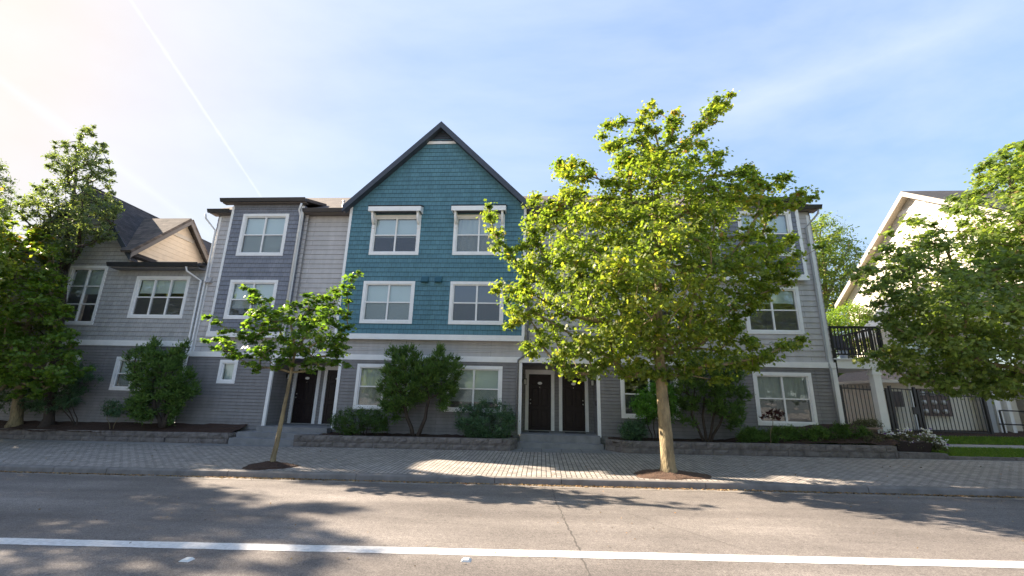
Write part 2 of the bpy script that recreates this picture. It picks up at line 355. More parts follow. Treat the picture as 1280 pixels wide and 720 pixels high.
# ------------------------------------------------------------------ ground
AX, CURB, BACK = .012, 9.95, 14.1
def roadz(X): return AX * max(-30, min(25, X))
def walkz(X, Y): return roadz(X) + .13 + .025 * (Y - CURB)
def sheet(fn, xs, ys):
    mb = MB(); nx, ny = len(xs), len(ys)
    for y in ys:
        for x in xs: mb.v.append((x, y, fn(x, y)))
    for j in range(ny - 1):
        for i in range(nx - 1):
            a = j * nx + i; f = (a, a + 1, a + nx + 1, a + nx); mb.f.append(f); mb.uv += [(mb.v[k][0], mb.v[k][1]) for k in f]
    return mb
gx = [-1500, -300, -90, -30, -20, -12, -4, 4, 12, 25, 60, 300, 1500]
g = obj('ground', sheet(lambda x, y: roadz(x) - .25 - .0 * y, gx, [-1500, -200, -40, 0, 9, 15, 25, 60, 300, 1500]), mat('dry_ground', (.36, .34, .30), .95, noise=.3, nscale=.8)); tag(g, kind='structure')
rd = obj('road', sheet(lambda x, y: roadz(x), [-90, -30, -20, -12, -4, 4, 12, 25, 90], [-13, -6, 0, 5, CURB - .01]), M_asph); tag(rd, kind='structure')
sw = obj('sidewalk', sheet(walkz, [-90, -30, -20, -12, -4, 4, 12, 25, 90], [CURB + .15, 12, 14.02]), M_paver); tag(sw, kind='structure')
sb = obj('sidewalk_border', sheet(lambda x, y: walkz(x, y) + (0), [-90, -30, -20, -12, -4, 4, 12, 25, 90], [14.02, 15.6]), M_conc); tag(sb, kind='structure')
# walks up to the two porches (concrete squares)
for xa, xb in ((-.95, 2.15), (-11.3, -7.6)):
    pw = obj('path', sheet(lambda x, y: walkz(x, y) + .006, [xa, xb], [13.95, 15.3]), M_slabs); tag(pw, kind='structure')
# kerb: one length of concrete with a rounded front and joints
kb = MB(); rng = random.Random(4)
joints = [-90, -60, -40, -30, -24, -18.1, -14.9, -11.2, -9.9, -7.0, -4.05, -1.0, .42, 3.4, 6.6, 9.6, 12.6, 16, 25, 40, 90]
for a, b in zip(joints[:-1], joints[1:]):
    a += .006; b -= .006; y0, y1 = CURB, CURB + .15
    nseg = 2
    for s_ in range(nseg):
        xa = a + (b - a) * s_ / nseg; xb = a + (b - a) * (s_ + 1) / nseg
        prof = [(y0 - .012, -.08), (y0, .095), (y0 + .012, .12), (y0 + .035, .131), (y1, .134), (y1, -.08)]
        for k in range(len(prof) - 1):
            (ya, za), (yb, zb) = prof[k], prof[k + 1]
            kb.quad([(xa, ya, za + roadz(xa)), (xb, ya, za + roadz(xb)), (xb, yb, zb + roadz(xb)), (xa, yb, zb + roadz(xa))])
    for X in (a, b):
        kb.quad([(X, y, z + roadz(X)) for y, z in prof])
kerb = obj('kerb', kb, M_curb); tag(kerb, kind='structure')
gp = obj('gutter_pan', sheet(lambda x, y: roadz(x) + .004, [-90, -30, -20, -12, -4, 4, 12, 25, 90], [CURB - .30, CURB - .008]), mat('gutter_concrete', (.21, .19, .17), .9, noise=.3, nscale=4, bump=.4, detail=8)); tag(gp, kind='structure')
# painted edge line with worn edges
ln = MB(); rng = random.Random(9); xs = np.arange(-60, 60, .15)
ya = lambda x: 5.64 + .038 * max(-14, min(14, x))
prev = None
for x in xs:
    e0, e1 = rng.uniform(-.006, .006), rng.uniform(-.006, .006)
    cur = ((x, ya(x) - .115 + e0, roadz(x) + .004), (x, ya(x) + .115 + e1, roadz(x) + .004))
    if prev: ln.quad([prev[0], cur[0], cur[1], prev[1]])
    prev = cur
tag(obj('road_edge_line', ln, M_paint), kind='structure')
# tar-filled cracks
def crack(pts, wd, seed):
    rg = random.Random(seed); mb = MB(); P = []
    for (a, b) in zip(pts[:-1], pts[1:]):
        n = max(2, int((Vector(b) - Vector(a)).length / .08))
        for k in range(n): P.append(Vector(a).lerp(Vector(b), k / n) + Vector((rg.uniform(-.018, .018), rg.uniform(-.012, .012))))
    for p, q in zip(P[:-1], P[1:]):
        d = (q - p).normalized(); nrm = Vector((-d.y, d.x)) * wd * rg.uniform(.5, 1.2) / 2
        mb.quad([(v.x, v.y, roadz(v.x) + .0022) for v in (p - nrm, q - nrm, q + nrm, p + nrm)])
    return mb
tag(obj('road_crack', crack([(.22, 9.6), (.27, 8.2), (.36, 7.0), (.44, 6.0), (.5, 5.0), (.6, 3.9)], .022, 1), M_tar), kind='structure')
tag(obj('road_crack', crack([(1.2, 8.0), (1.9, 6.9), (3.0, 5.3), (3.4, 4.2)], .008, 2), M_tar), kind='structure')
tag(obj('road_crack', crack([(-6.5, 9.0), (-3.2, 8.7), (1.5, 9.0), (7, 9.2)], .006, 3), M_tar), kind='structure')

# raised reflective markers on the road
for i, (px, py, lab) in enumerate([(235, 692, 'small white raised road marker below the edge line, leftmost of two'), (583, 697, 'small white raised road marker beside the edge line near the photo centre')]):
    d = ray(px, py); t = (0.02 - CZ) / d.z; X, Y = d.x * t, d.y * t; z = roadz(X)
    e = empty('road_marker', (X, Y, z), lab, 'road marker', 'raised markers along the white line')
    mb = MB(); a, b, h = .055, .05, .02
    lo = [(X - a, Y - b, z + .001), (X + a, Y - b, z + .001), (X + a, Y + b, z + .001), (X - a, Y + b, z + .001)]
    hi = [(X - a * .5, Y - b * .85, z + h), (X + a * .5, Y - b * .85, z + h), (X + a * .5, Y + b * .85, z + h), (X - a * .5, Y + b * .85, z + h)]
    mb.hexa(lo + hi); obj('marker_body', mb, mat('marker_plastic', (.75, .75, .72), .35), e, bevel=.004)
    mb = MB(); mb.quad([(X - a * .98, Y - b * .8, z + .004), (X - a * .98, Y + b * .8, z + .004), (X - a * .56, Y + b * .7, z + h + .001), (X - a * .56, Y - b * .7, z + h + .001)])
    obj('reflector', mb, mat('reflector_lens', (.8, .8, .8), .1), e)

# ------------------------------------------------------------------ siding
def siding(outline, openings, z0, expo, lap, P, U, Nn, uoff=0):
    """outline(z)->(u0,u1) or None; courses of boards lapped outward. P origin, U along, Nn outward."""
    mb = MB(); P, U, Nn = Vector(P), Vector(U), Vector(Nn)
    zmin, zmax = outline['z']; f = outline['f']
    cuts = set([zmin, zmax]); k = math.floor((zmin - z0) / expo)
    while z0 + k * expo < zmax:
        if z0 + k * expo > zmin: cuts.add(z0 + k * expo)
        k += 1
    for o in openings: cuts.add(min(max(o[2], zmin), zmax)); cuts.add(min(max(o[3], zmin), zmax))
    for kz in outline.get('knots', []): cuts.add(kz)
    cs = sorted(cuts)
    def off(z, lower):
        c = (z - z0) / expo; fr = c - math.floor(c + (1e-6 if lower else -1e-6))
        return .004 + lap * (1 - fr)
    for za, zb in zip(cs[:-1], cs[1:]):
        if zb - za < 1e-4: continue
        zm = (za + zb) / 2; ops = sorted([o for o in openings if o[2] < zm < o[3]])
        a0, a1 = f(za + 1e-6); b0, b1 = f(zb - 1e-6)
        segs = []; curA, curB = a0, b0
        for o in ops:
            segs.append((curA, o[0], curB, o[0])); curA = curB = o[1]
        segs.append((curA, a1, curB, b1))
        da, db = off(za, True), off(zb, False)
        for (u0, u1, v0, v1) in segs:
            if u1 - u0 < 1e-4 and v1 - v0 < 1e-4: continue
            pt = lambda u, z, d: P + U * u + Nn * d + Vector((0, 0, z))
            mb.quad([pt(u0, za, da), pt(u1, za, da), pt(v1, zb, db), pt(v0, zb, db)], [(u0 + uoff, za - z0), (u1 + uoff, za - z0), (v1 + uoff, zb - z0), (v0 + uoff, zb - z0)])
            if abs(((za - z0) / expo) - round((za - z0) / expo)) < 1e-4:
                mb.quad([pt(u0, za, .0), pt(u1, za, .0), pt(u1, za, da), pt(u0, za, da)], [(u0 + uoff, za - z0 + .01)] * 4)
    return mb
def rect(u0, u1, z0, z1): return dict(z=(z0, z1), f=lambda z: (u0, u1))
FX, FN = (1, 0, 0), (0, -1, 0)

def pln(a, b, k):
    return a + (b - a) * k
def window(parent, x0, x1, z0, z1, Y, cols=2, rows=2, trim=.11, screens=True, blind=1.0, curtain=False, name='window', slats=True, seed=0, sides=(1, 1, 1, 1), blindz=None):
    """x0..z1 = outside of the white casing; Y = wall face"""
    e = empty(name, (0, 0, 0)); e.parent = parent; e.location = Vector((x0, Y, z0)) - root_loc(parent)
    ix0, ix1, iz0, iz1 = x0 + trim, x1 - trim, z0 + trim, z1 - trim
    mb = MB(); yf = Y - .035
    mb.box(x0, x1, yf, Y + .06, z1 - trim, z1); mb.box(x0, x1, yf, Y + .06, z0, z0 + trim)
    mb.box(x0, ix0 - .001, yf + .003, Y + .06, z0 + trim + .001, z1 - trim - .001); mb.box(ix1 + .001, x1, yf + .003, Y + .06, z0 + trim + .001, z1 - trim - .001)
    obj('casing', mb, M_white, e, bevel=.004)
    # vinyl frame + sash bars
    fw = .038; mb = MB(); y0, y1 = Y + .0, Y + .075
    mb.box(ix0, ix1, y0, y1, iz1 - fw, iz1 - .001); mb.box(ix0, ix1, y0, y1, iz0 + .001, iz0 + fw)
    mb.box(ix0 + .001, ix0 + fw, y0 + .002, y1, iz0 + fw, iz1 - fw); mb.box(ix1 - fw, ix1 - .001, y0 + .002, y1, iz0 + fw, iz1 - fw)
    for c in range(1, cols):
        xc = ix0 + (ix1 - ix0) * c / cols; mb.box(xc - .03, xc + .03, y0 + .004, y1, iz0 + fw, iz1 - fw)
    zs = [iz0 + (iz1 - iz0) * (r / rows) for r in range(1, rows)]
    for zz in zs:
        for c in range(cols):
            xa = ix0 + (ix1 - ix0) * c / cols + .03; xb = ix0 + (ix1 - ix0) * (c + 1) / cols - .03
            mb.box(xa, xb, y0 + .012, y1, zz - .022, zz + .022)
    obj('sash_frame', mb, M_white, e, bevel=.003)
    mb = MB(); mb.quad([(ix0 + .01, Y + .05, iz0 + .01), (ix1 - .01, Y + .05, iz0 + .01), (ix1 - .01, Y + .05, iz1 - .01), (ix0 + .01, Y + .05, iz1 - .01)]); obj('pane', mb, M_glass, e)
    if screens:
        zt = zs[0] if zs else (iz0 + iz1) / 2
        mb = MB(); mb.quad([(ix0 + fw, Y + .028, iz0 + fw), (ix1 - fw, Y + .028, iz0 + fw), (ix1 - fw, Y + .028, zt - .02), (ix0 + fw, Y + .028, zt - .02)])
        obj('insect_screen', mb, M_screen, e)
    if blind > 0:
        mb = MB(); zb = iz1 - (iz1 - iz0) * blind
        yb = Y + .14
        if curtain:
            nn = int((ix1 - ix0) / .05); pp = []
            for k in range(nn + 1):
                pp.append((ix0 + (ix1 - ix0) * k / nn, yb + .018 * math.sin(k * 1.9 + seed) + .01 * math.sin(k * .7)))
            for a, b in zip(pp[:-1], pp[1:]): mb.quad([(a[0], a[1], zb), (b[0], b[1], zb), (b[0], b[1], iz1), (a[0], a[1], iz1)])
            obj('curtain', mb, M_curtain, e, smooth=True)
        else:
            mb2 = MB()
            z = iz1 - .03; rg = random.Random(seed)
            while z > zb:
                mb2.quad([(ix0 + .01, yb, z), (ix1 - .01, yb, z), (ix1 - .01, yb + .014, z - .046), (ix0 + .01, yb + .014, z - .046)]); z -= .043
            mb2.box(ix0 + .01, ix1 - .01, yb - .005, yb + .03, zb - .03, zb)
            obj('blind', mb2, M_blind, e)
    return (ix0 - trim + .02, ix1 + trim - .02, iz0 - trim + .02, iz1 + trim - .02)
def op(x0, x1, z0, z1): return (x0 + .03, x1 - .03, z0 + .03, z1 - .03)

# ================================================================== MAIN BUILDING
YM, YB, YT, YG, YD = 15.62, 15.30, 15.22, 15.42, 16.92
main = empty('townhouse_row', (-1.7, 15.4, .5), 'long three storey grey townhouse row with the tall teal shingled gable', 'building')
XL, XLb, XRb, XTl, XTr, XR = -13.12, -12.50, -9.55, -7.53, -.67, 9.74
ZB = 3.23                                   # top of the belt board
# window list: (x0,x1,z0,z1)
W = dict(
 b3=(-12.00, -10.09, 6.96, 8.73), b2=(-12.00, -10.09, 4.45, 5.98),
 t3l=(-6.66, -4.72, 7.00, 8.64), t3r=(-3.42, -1.46, 7.00, 8.64),
 t2l=(-6.72, -4.75, 4.35, 5.96), t2r=(-3.41, -1.41, 4.35, 5.96),
 gl=(-6.60, -4.62, 1.31, 2.88), gr=(-3.38, -1.38, 1.31, 2.88),
 r1=(7.05, 8.93, 1.14, 2.86), r2=(7.05, 8.93, 4.15, 5.84), r3=(7.15, 9.05, 6.97, 8.72),
 p1=(2.66, 4.60, 1.25, 2.84), small=(-11.79, -11.10, 2.08, 2.93), r4=(2.7, 4.6, 4.35, 5.96), r5=(2.7, 4.6, 7.0, 8.7), rc=(5.3,6.6,4.35,5.9))
s = 15.30
def sc(wn, Y):                              # move a window measured at 15.3 to wall depth Y (same line of sight)
    k = Y / s; a = W[wn]; return (a[0] * k, a[1] * k, CZ + (a[2] - CZ) * k, CZ + (a[3] - CZ) * k)
wb3, wb2 = W['b3'], W['b2']
wt3l, wt3r, wt2l, wt2r = [sc(k, YT) for k in ('t3l', 't3r', 't2l', 't2r')]
wgl, wgr = sc('gl', YG), sc('gr', YG)
wr1, wr2, wr3, wp1 = sc('r1', YG), sc('r2', YM - .12), W['r3'], sc('p1', YG)
wr4, wr5, wsm = sc('r4', YB), sc('r5', YB), sc('small', YG)

# --- walls (each colour its own part)
YM2 = YM - .12
# lower storey, slate lap siding: left wing, centre, right wing
parts = [
 (rect(-13.15, -9.85, .3, 3.03), [op(*wsm)], YG),
 (rect(-7.30, -.75, .3, 3.03), [op(*wgl), op(*wgr)], YG),
 (rect(1.95, 9.80, .3, 3.03), [op(*wp1), op(*wr1)], YG)]
for rc_, ops, Y in parts:
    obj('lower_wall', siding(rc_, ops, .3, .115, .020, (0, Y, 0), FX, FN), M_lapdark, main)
def merge(A, B):
    base = len(A.v); A.v += B.v; A.uv += B.uv; A.f += [tuple(i + base for i in f) for f in B.f]; return A
# porch recess walls
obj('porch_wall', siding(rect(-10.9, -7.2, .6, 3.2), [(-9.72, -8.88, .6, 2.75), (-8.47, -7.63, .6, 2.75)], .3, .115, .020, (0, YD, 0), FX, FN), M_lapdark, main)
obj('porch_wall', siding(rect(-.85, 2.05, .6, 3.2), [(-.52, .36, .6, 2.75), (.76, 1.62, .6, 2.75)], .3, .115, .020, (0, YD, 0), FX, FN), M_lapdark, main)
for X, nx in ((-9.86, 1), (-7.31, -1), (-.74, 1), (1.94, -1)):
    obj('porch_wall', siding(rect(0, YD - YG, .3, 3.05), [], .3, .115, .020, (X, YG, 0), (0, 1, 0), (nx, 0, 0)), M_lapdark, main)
for a_, b_ in ((-10.9, -7.2), (-.85, 2.05)): obj('porch_ceiling', MB().box(a_, b_, YG, YD + .1, 3.03, 3.06), M_soffit, main)
# upper walls, light lap: far left strip, recess, band under the teal box, right recess, right wing
def up(m_): return obj('upper_wall', m_, M_laplight, main)
up(siding(rect(XL, -9.4, ZB, 8.75), [op(*wb2), op(*wb3)], ZB, .195, .020, (0, YM2, 0), FX, FN))
up(siding(rect(-9.6, -7.3, ZB, 8.75), [], ZB, .195, .020, (0, YM, 0), FX, FN))
up(siding(rect(-7.4, -.70, ZB, 3.90), [], ZB, .14, .018, (0, YG, 0), FX, FN))
up(siding(rect(-.80, 2.2, ZB, 8.75), [], ZB, .195, .020, (0, YM, 0), FX, FN))
up(siding(rect(2.1, 9.80, ZB, 8.75), [op(*wr2), (2.75,4.65,4.4,5.9), (2.75,4.65,7.0,8.6), op(*wr3)], ZB, .195, .020, (0, YM2, 0), FX, FN))
def side(X, nx):
    f = lambda z: (0, 12.6) if z < 8.9 else ((z - 8.9) / 3.6 * 6.0, 12.6 - (z - 8.9) / 3.6 * 6.0)
    up(siding(dict(z=(.3, 12.3), knots=[8.9], f=f), [], ZB, .195, .020, (X, YG, 0), (0, 1, 0), (nx, 0, 0)))
side(9.80, 1); side(XL - .03, -1)
# lap siding gap where belt board sits
# left bay + right oriel (blue-grey shingles)
def bw(m_): return obj('bay_wall', m_, M_bay, main)
bw(siding(rect(XLb, XRb, 3.80, 9.16), [op(*wb3), op(*wb2)], 3.96, .18, .019, (0, YB, 0), FX, FN))
for X, nx in ((XLb, -1), (XRb, 1)): bw(siding(rect(0, YM - YB + .05, 3.80, 9.12), [], 3.96, .18, .019, (X, YB, 0), (0, 1, 0), (nx, 0, 0)))
bw(siding(rect(6.35, 9.30, 6.14, 9.00), [op(*wr3)], 3.96, .18, .019, (0, YB, 0), FX, FN))
for X, nx in ((6.35, -1), (9.30, 1)): bw(siding(rect(0, YM - YB + .05, 6.14, 9.00), [], 3.96, .18, .019, (X, YB, 0), (0, 1, 0), (nx, 0, 0)))
# teal gable box
PK = at(553.5, 166, YT)                     # inner peak
pkx, pkz = -4.12, 12.42
TW = siding(dict(z=(3.94, pkz), knots=[9.00], f=lambda z: (XTl, XTr) if z < 9.00 else (XTl + (pkx - XTl) * (z - 9.00) / (pkz - 9.00), XTr + (pkx - XTr) * (z - 9.00) / (pkz - 9.00))),
            [op(*wt3l), op(*wt3r), op(*wt2l), op(*wt2r)], 3.96, .18, .019, (0, YT, 0), FX, FN)
obj('gable_wall', TW, M_teal, main)
for X, nx in ((XTl, -1), (XTr, 1)): obj('gable_side_wall', siding(rect(0, YM - YT + .1, 3.94, 8.98), [], 3.96, .18, .019, (X, YT, 0), (0, 1, 0), (nx, 0, 0)), M_teal, main)
# floor of the teal box / bay / oriel
for a_, b_, c_, d_ in ((XTl, XTr, YT, 3.82), (XLb, XRb, YB, 3.84), (6.35, 9.30, YB, 6.12)): obj('overhang_soffit', MB().box(a_, b_, c_ + .02, YM, d_, d_ + .04), M_soffit, main)

# --- trim boards
def tb(*a): return obj('trim_board', MB().box(*a), M_white, main, bevel=.004)
def vb(x0, x1, Y, z0, z1, d=.032, dep=.03): tb(x0, x1, Y - d, Y + dep, z0, z1)
def hb(x0, x1, Y, z0, z1, d=.036): tb(x0, x1, Y - d, Y + .03, z0, z1)
hb(XTl - .05, XTr + .03, YT, 3.76, 3.955, .05)                       # under the teal box
vb(XTl - .04, XTl + .06, YT, 3.96, 8.96); vb(XTr - .06, XTr + .04, YT, 3.96, 8.96)
for X, s_ in ((XTl - .04, 1), (XTr + .04 - .02, 1)): tb(X, X + .02, YT + .031, YM, 3.96, 8.9)
hb(-13.17, -7.33, YG, 3.04, ZB - .002, .05); hb(-7.36, -.78, YG, 3.03, ZB - .004, .045); hb(-.80, 9.83, YG, 3.035, ZB - .003, .052)
vb(XL - .04, XL + .055, YM2, ZB, 8.7); vb(9.70, 9.83, YM2, ZB, 8.62); vb(9.70, 9.84, YG, 1.1, 3.03)
vb(XLb - .03, XLb + .065, YB, 3.98, 9.06); vb(XRb - .065, XRb + .03, YB, 3.98, 9.06)
hb(XLb - .04, XRb + .04, YB, 3.77, 3.975, .05)
vb(6.32, 6.42, YB, 6.28, 8.94); vb(9.22, 9.33, YB, 6.28, 8.94); hb(6.30, 9.36, YB, 6.07, 6.275, .05)
vb(-9.90, -9.79, YG, .66, 3.03, .036, .05); vb(-7.35, -7.24, YG, .60, 3.03, .036, .05); vb(-.81, -.70, YG, .62, 3.03, .036, .05); vb(1.88, 1.99, YG, .60, 3.03, .036, .05)
pk_y = YT
hbz = 11.78; hw = (pkz - hbz) * (pkx - XTl) / (pkz - 9.00)
tb(pkx - hw + .05, pkx + hw - .05, YT - .045, YT + .03, hbz - .07, hbz + .05)
mb = MB()
for k in range(5):
    za = hbz + .07 + k * .12; h_ = max(.02, (pkz - za) * .93 - .05)
    mb.bar((pkx - h_, YT - .02, za), (pkx + h_, YT - .05, za), .02, .06)
mb.quad([(pkx - .72, YT - .018, hbz + .05), (pkx + .72, YT - .018, hbz + .05), (pkx, YT - .018, pkz - .05)])
obj('attic_vent', mb, M_dark, main)

# --- roofs
RP = math.radians(30.2)
def roofquad(mb, c, th=.12):
    a = [Vector(p) for p in c]; n = (a[1] - a[0]).cross(a[3] - a[0]).normalized()
    u = (a[1] - a[0]).normalized(); v = n.cross(u); o = a[0]
    uvf = lambda p: ((p - o).dot(u), (p - o).dot(v))
    b = [p - n * th for p in a]
    mb.quad(a, [uvf(p) for p in a]); mb.quad(b[::-1])
    for k in range(len(a)): mb.quad([a[k], b[k], b[(k + 1) % len(a)], a[(k + 1) % len(a)]])
rf = MB(); eY, eZ, rY, rZ = 15.28, 8.93, 21.5, 12.55
zat = lambda Y: eZ + (rZ - eZ) * (Y - eY) / (rY - eY)
def mroof(c): 
    q_ = MB(); roofquad(q_, c); obj('main_roof', q_, M_roof, main)
mroof([(-13.48, eY, eZ), (XTl - .02, eY, eZ), (XTl - .02, rY, rZ), (-13.48, rY, rZ)])
mroof([(XTr + .02, eY, eZ), (10.12, eY, eZ), (10.12, rY, rZ), (XTr + .02, rY, rZ)])
mroof([(XTl - .02, YT + .6, zat(YT + .6)), (XTr + .02, YT + .6, zat(YT + .6)), (XTr + .02, rY, rZ), (XTl - .02, rY, rZ)])
mroof([(10.12, 28.0, eZ), (-13.48, 28.0, eZ), (-13.48, rY, rZ), (10.12, rY, rZ)])
# raised slabs over left bay and right oriel
rf = MB(); roofquad(rf, [(-12.86, 15.08, 9.30), (-9.36, 15.08, 9.30), (-9.36, 16.6, 9.78), (-12.86, 16.6, 9.78)])
obj('bay_roof', rf, M_roof, main); rf = MB(); roofquad(rf, [(6.1, 15.08, 9.14), (9.62, 15.08, 9.14), (9.62, 16.6, 9.72), (6.1, 16.6, 9.72)])
obj('bay_roof', rf, M_roof, main)
# gable roof of the teal box
gf = MB(); ov = .34; yf = YT - .30; oz = .40
pz, py = 12.58, yf; lx = -7.76; lz = 8.93; rx = -.47
roofquad(gf, [(lx, 21.4, lz), (lx, yf, lz), (pkx, yf, pz), (pkx, 21.4, pz)])
obj('gable_roof', gf, M_roofd, main); gf = MB()
roofquad(gf, [(rx, yf, lz), (rx, 21.4, lz), (pkx, 21.4, pz), (pkx, yf, pz)])
obj('gable_roof', gf, M_roofd, main)
for sx in (lx, rx):
    mb = MB()
    a, b = Vector((sx, yf - .02, lz - .02)), Vector((pkx, yf - .02, pz - .02)); d = (b - a).normalized()
    dn = Vector((0, 0, -.27))
    mb.prism([a, b, b + dn, a + dn], (0, .035, 0)); obj('rake_board', mb, M_dark, main)
for sx, s_ in ((lx, 1), (rx, -1)):
    mb = MB()
    mb.quad([(sx + s_ * .03, yf + .02, lz - .21), (pkx, yf + .02, pz - .26), (pkx, YT + .02, pz - .26), (sx + s_ * .03, YT + .02, lz - .21)]); obj('rake_soffit', mb, M_dark, main)
# gutters
def gutter(mb, x0, x1, Y, z, h=.13, d=.13):
    prof = [(Y, z - h), (Y - d * .65, z - h), (Y - d, z - .03), (Y - d - .012, z), (Y - d + .01, z), (Y - d * .62, z - h + .02), (Y - .01, z - h + .02), (Y, z)]
    n = len(prof)
    for k in range(n):
        a, b = prof[k], prof[(k + 1) % n]; mb.quad([(x0, a[0], a[1]), (x1, a[0], a[1]), (x1, b[0], b[1]), (x0, b[0], b[1])])
    for x in (x0, x1): mb.quad([(x, p[0], p[1]) for p in prof])
for a_, b_, c_, d_ in ((-13.50, -12.55, eY - .002, eZ - .02), (-9.52, -7.88, eY - .002, eZ - .02), (-.36, 6.1, eY - .002, eZ - .02), (9.35, 10.14, eY - .002, eZ - .02), (-12.88, -9.34, 15.075, 9.28), (6.08, 9.64, 15.075, 9.12)):
    gt = MB(); gutter(gt, a_, b_, c_, d_); obj('gutter', gt, M_gutter, main)
for x0, x1, y0, y1, z in ((-13.45, -12.55, eY + .0, YM, eZ - .14), (-9.52, -7.6, eY, YM, eZ - .14), (-.6, 6.1, eY, YM, eZ - .14), (9.35, 10.08, eY, YM, eZ - .14), (-12.84, -9.38, 15.09, YB, 9.15), (6.12, 9.6, 15.09, YB, 8.99)):
    fs = MB(); fs.box(x0, x1, y0 + .031, y1, z - .02, z)
    fs.box(x0, x1, y0 + .003, y0 + .03, z - .03, z + .1)
    obj('eave_soffit', fs, mat('brown_soffit', (.16, .14, .13), .8), main)
# roof vents
for X in (-8.3, -7.95, .6): 
    mb = MB(); Y = 16.0; z = zat(Y); mb.lathe((X, Y, z - .05), [(.04, 0), (.04, .3), (.06, .3), (.06, .34), (.0, .36)], 10); obj('vent_pipe', mb, M_steel, main)

# --- windows
allw = [(wb3, YB, dict(blind=.94, seed=1)), (wb2, YB, dict(blind=.72, seed=2)), (wt3l, YT, dict(blind=.52, seed=3, slats=True)), (wt3r, YT, dict(blind=.93, curtain=True, seed=4)),
 (wt2l, YT, dict(blind=.97, seed=5)), (wt2r, YT, dict(blind=.0, seed=6)), (wgl, YG, dict(blind=.97, curtain=True, seed=7)), (wgr, YG, dict(blind=.80, seed=8)),
 (wr1, YG, dict(blind=.55, curtain=True, seed=9)), (wr2, YM2, dict(blind=.3, seed=10)), (wr3, YB, dict(blind=.42, seed=11)), (wp1, YG, dict(blind=0, seed=12)),
 ((2.7, 4.7, 4.35, 5.95), YM2, dict(blind=.6, seed=13)), ((2.7, 4.7, 6.95, 8.65), YM2, dict(blind=.6, seed=14))]
for (w4, Y, kw) in allw: window(main, *w4, Y, **kw)
window(main, *wsm, YG, cols=1, rows=1, screens=False, blind=.98, seed=15)

# --- little roofs with brackets over the two top teal windows
for i, (w4) in enumerate((wt3l, wt3r)):
    e = empty('window_awning', (0, 0, 0)); e.parent = main; e.location = Vector((w4[0], YT, w4[3])) - root_loc(main)
    x0, x1, z = w4[0] - .07, w4[1] + .07, w4[3]
    mb = MB(); roofquad(mb, [(x0, YT - .40, z + .25), (x1, YT - .40, z + .25), (x1, YT + .0, z + .40), (x0, YT + .0, z + .40)], .04); obj('awning_roof', mb, M_roofd, e)
    mb = MB(); mb.box(x0 + .01, x1 - .01, YT - .39, YT - .35, z + .02, z + .205)
    for xx in (x0 + .02, x1 - .05): mb.prism([(xx, YT - .35, z + .04), (xx, YT, z + .04), (xx, YT, z + .34), (xx, YT - .35, z + .21)], (.03, 0, 0))
    obj('awning_fascia', mb, M_white, e, bevel=.004)
    mb = MB(); mb.box(x0 + .06, x1 - .06, YT - .345, YT - .01, z + .06, z + .075); obj('awning_soffit', mb, M_dark, e)
    for xx in (w4[0] + .04, w4[1] - .12):
        mb = MB(); P_ = []
        for k in range(9):
            t_ = k / 8 * math.pi / 2; P_.append((YT - .28 * math.sin(t_) - .02, z - .42 + .44 * (1 - math.cos(t_)) - .0))
        outer = [(xx, y, zz) for y, zz in P_]; inner = [(xx, min(y + .075, YT - .001), zz + .06) for y, zz in P_]
        for k in range(8): mb.prism([outer[k], outer[k + 1], inner[k + 1], inner[k]], (.08, 0, 0))
        mb.box(xx, xx + .08, YT - .06, YT, z - .55, z + .02); mb.box(xx, xx + .08, YT - .33, YT, z + .0, z + .05)
        obj('bracket', mb, M_white, e)

# --- wall vents (hooded)
def hood(px, py, Y, m, n='dryer_vent', w_=.26):
    c = at(px, py, Y); mb = MB(); x, z = c.x, c.z
    mb.prism([(x - w_ / 2, Y, z + .13), (x - w_ / 2, Y - .05, z + .13), (x - w_ / 2, Y - .16, z - .10), (x - w_ / 2, Y, z - .10)], (w_, 0, 0))
    obj(n, mb, m, main)
M_teald = mat('teal_vent_paint', (.016, .085, .115), .5)
hood(531.5, 350, YT, M_teald); hood(548.5, 350, YT, M_teald); hood(262, 351, YM2, M_laplight)

# --- downspouts
def spout(mb, pts, r=.035): mb.tube(pts, r, 8)
ds = MB(); spout(ds, [(XL - .25, 14.98, 8.62), (XL - .25, 15.05, 8.45), (XL - .02, YM2 - .12, 8.05), (XL - .02, YM2 - .10, 3.3), (XL - .02, YG - .10, 3.1), (XL - .02, YG - .09, .7)]); obj('downspout', ds, M_white, main, smooth=True)
ds = MB(); spout(ds, [(9.86, 14.98, 8.62), (9.86, 15.05, 8.5), (9.60, YM2 - .10, 8.1), (9.62, YM2 - .08, 3.3), (9.62, YG - .08, 3.0), (9.62, YG - .08, 1.0)]); obj('downspout', ds, M_copper, main, smooth=True)
ds = MB(); spout(ds, [(XRb + .12, 14.92, 9.0), (XRb - .02, 15.05, 8.8), (XRb - .02, YB - .09, 8.6), (XRb - .02, YB - .08, 4.0)], .038); obj('downspout', ds, M_white, main, smooth=True)
ds = MB(); spout(ds, [(XTr + .16, YM - .08, 8.6), (XTr + .16, YM - .07, 3.5), (-.55, YG - .09, 3.32), (-.84, YG - .09, 3.12), (-.87, YG - .08, 2.9), (-.87, YG - .08, .75)], .032); obj('downspout', ds, M_lapdark, main, smooth=True)

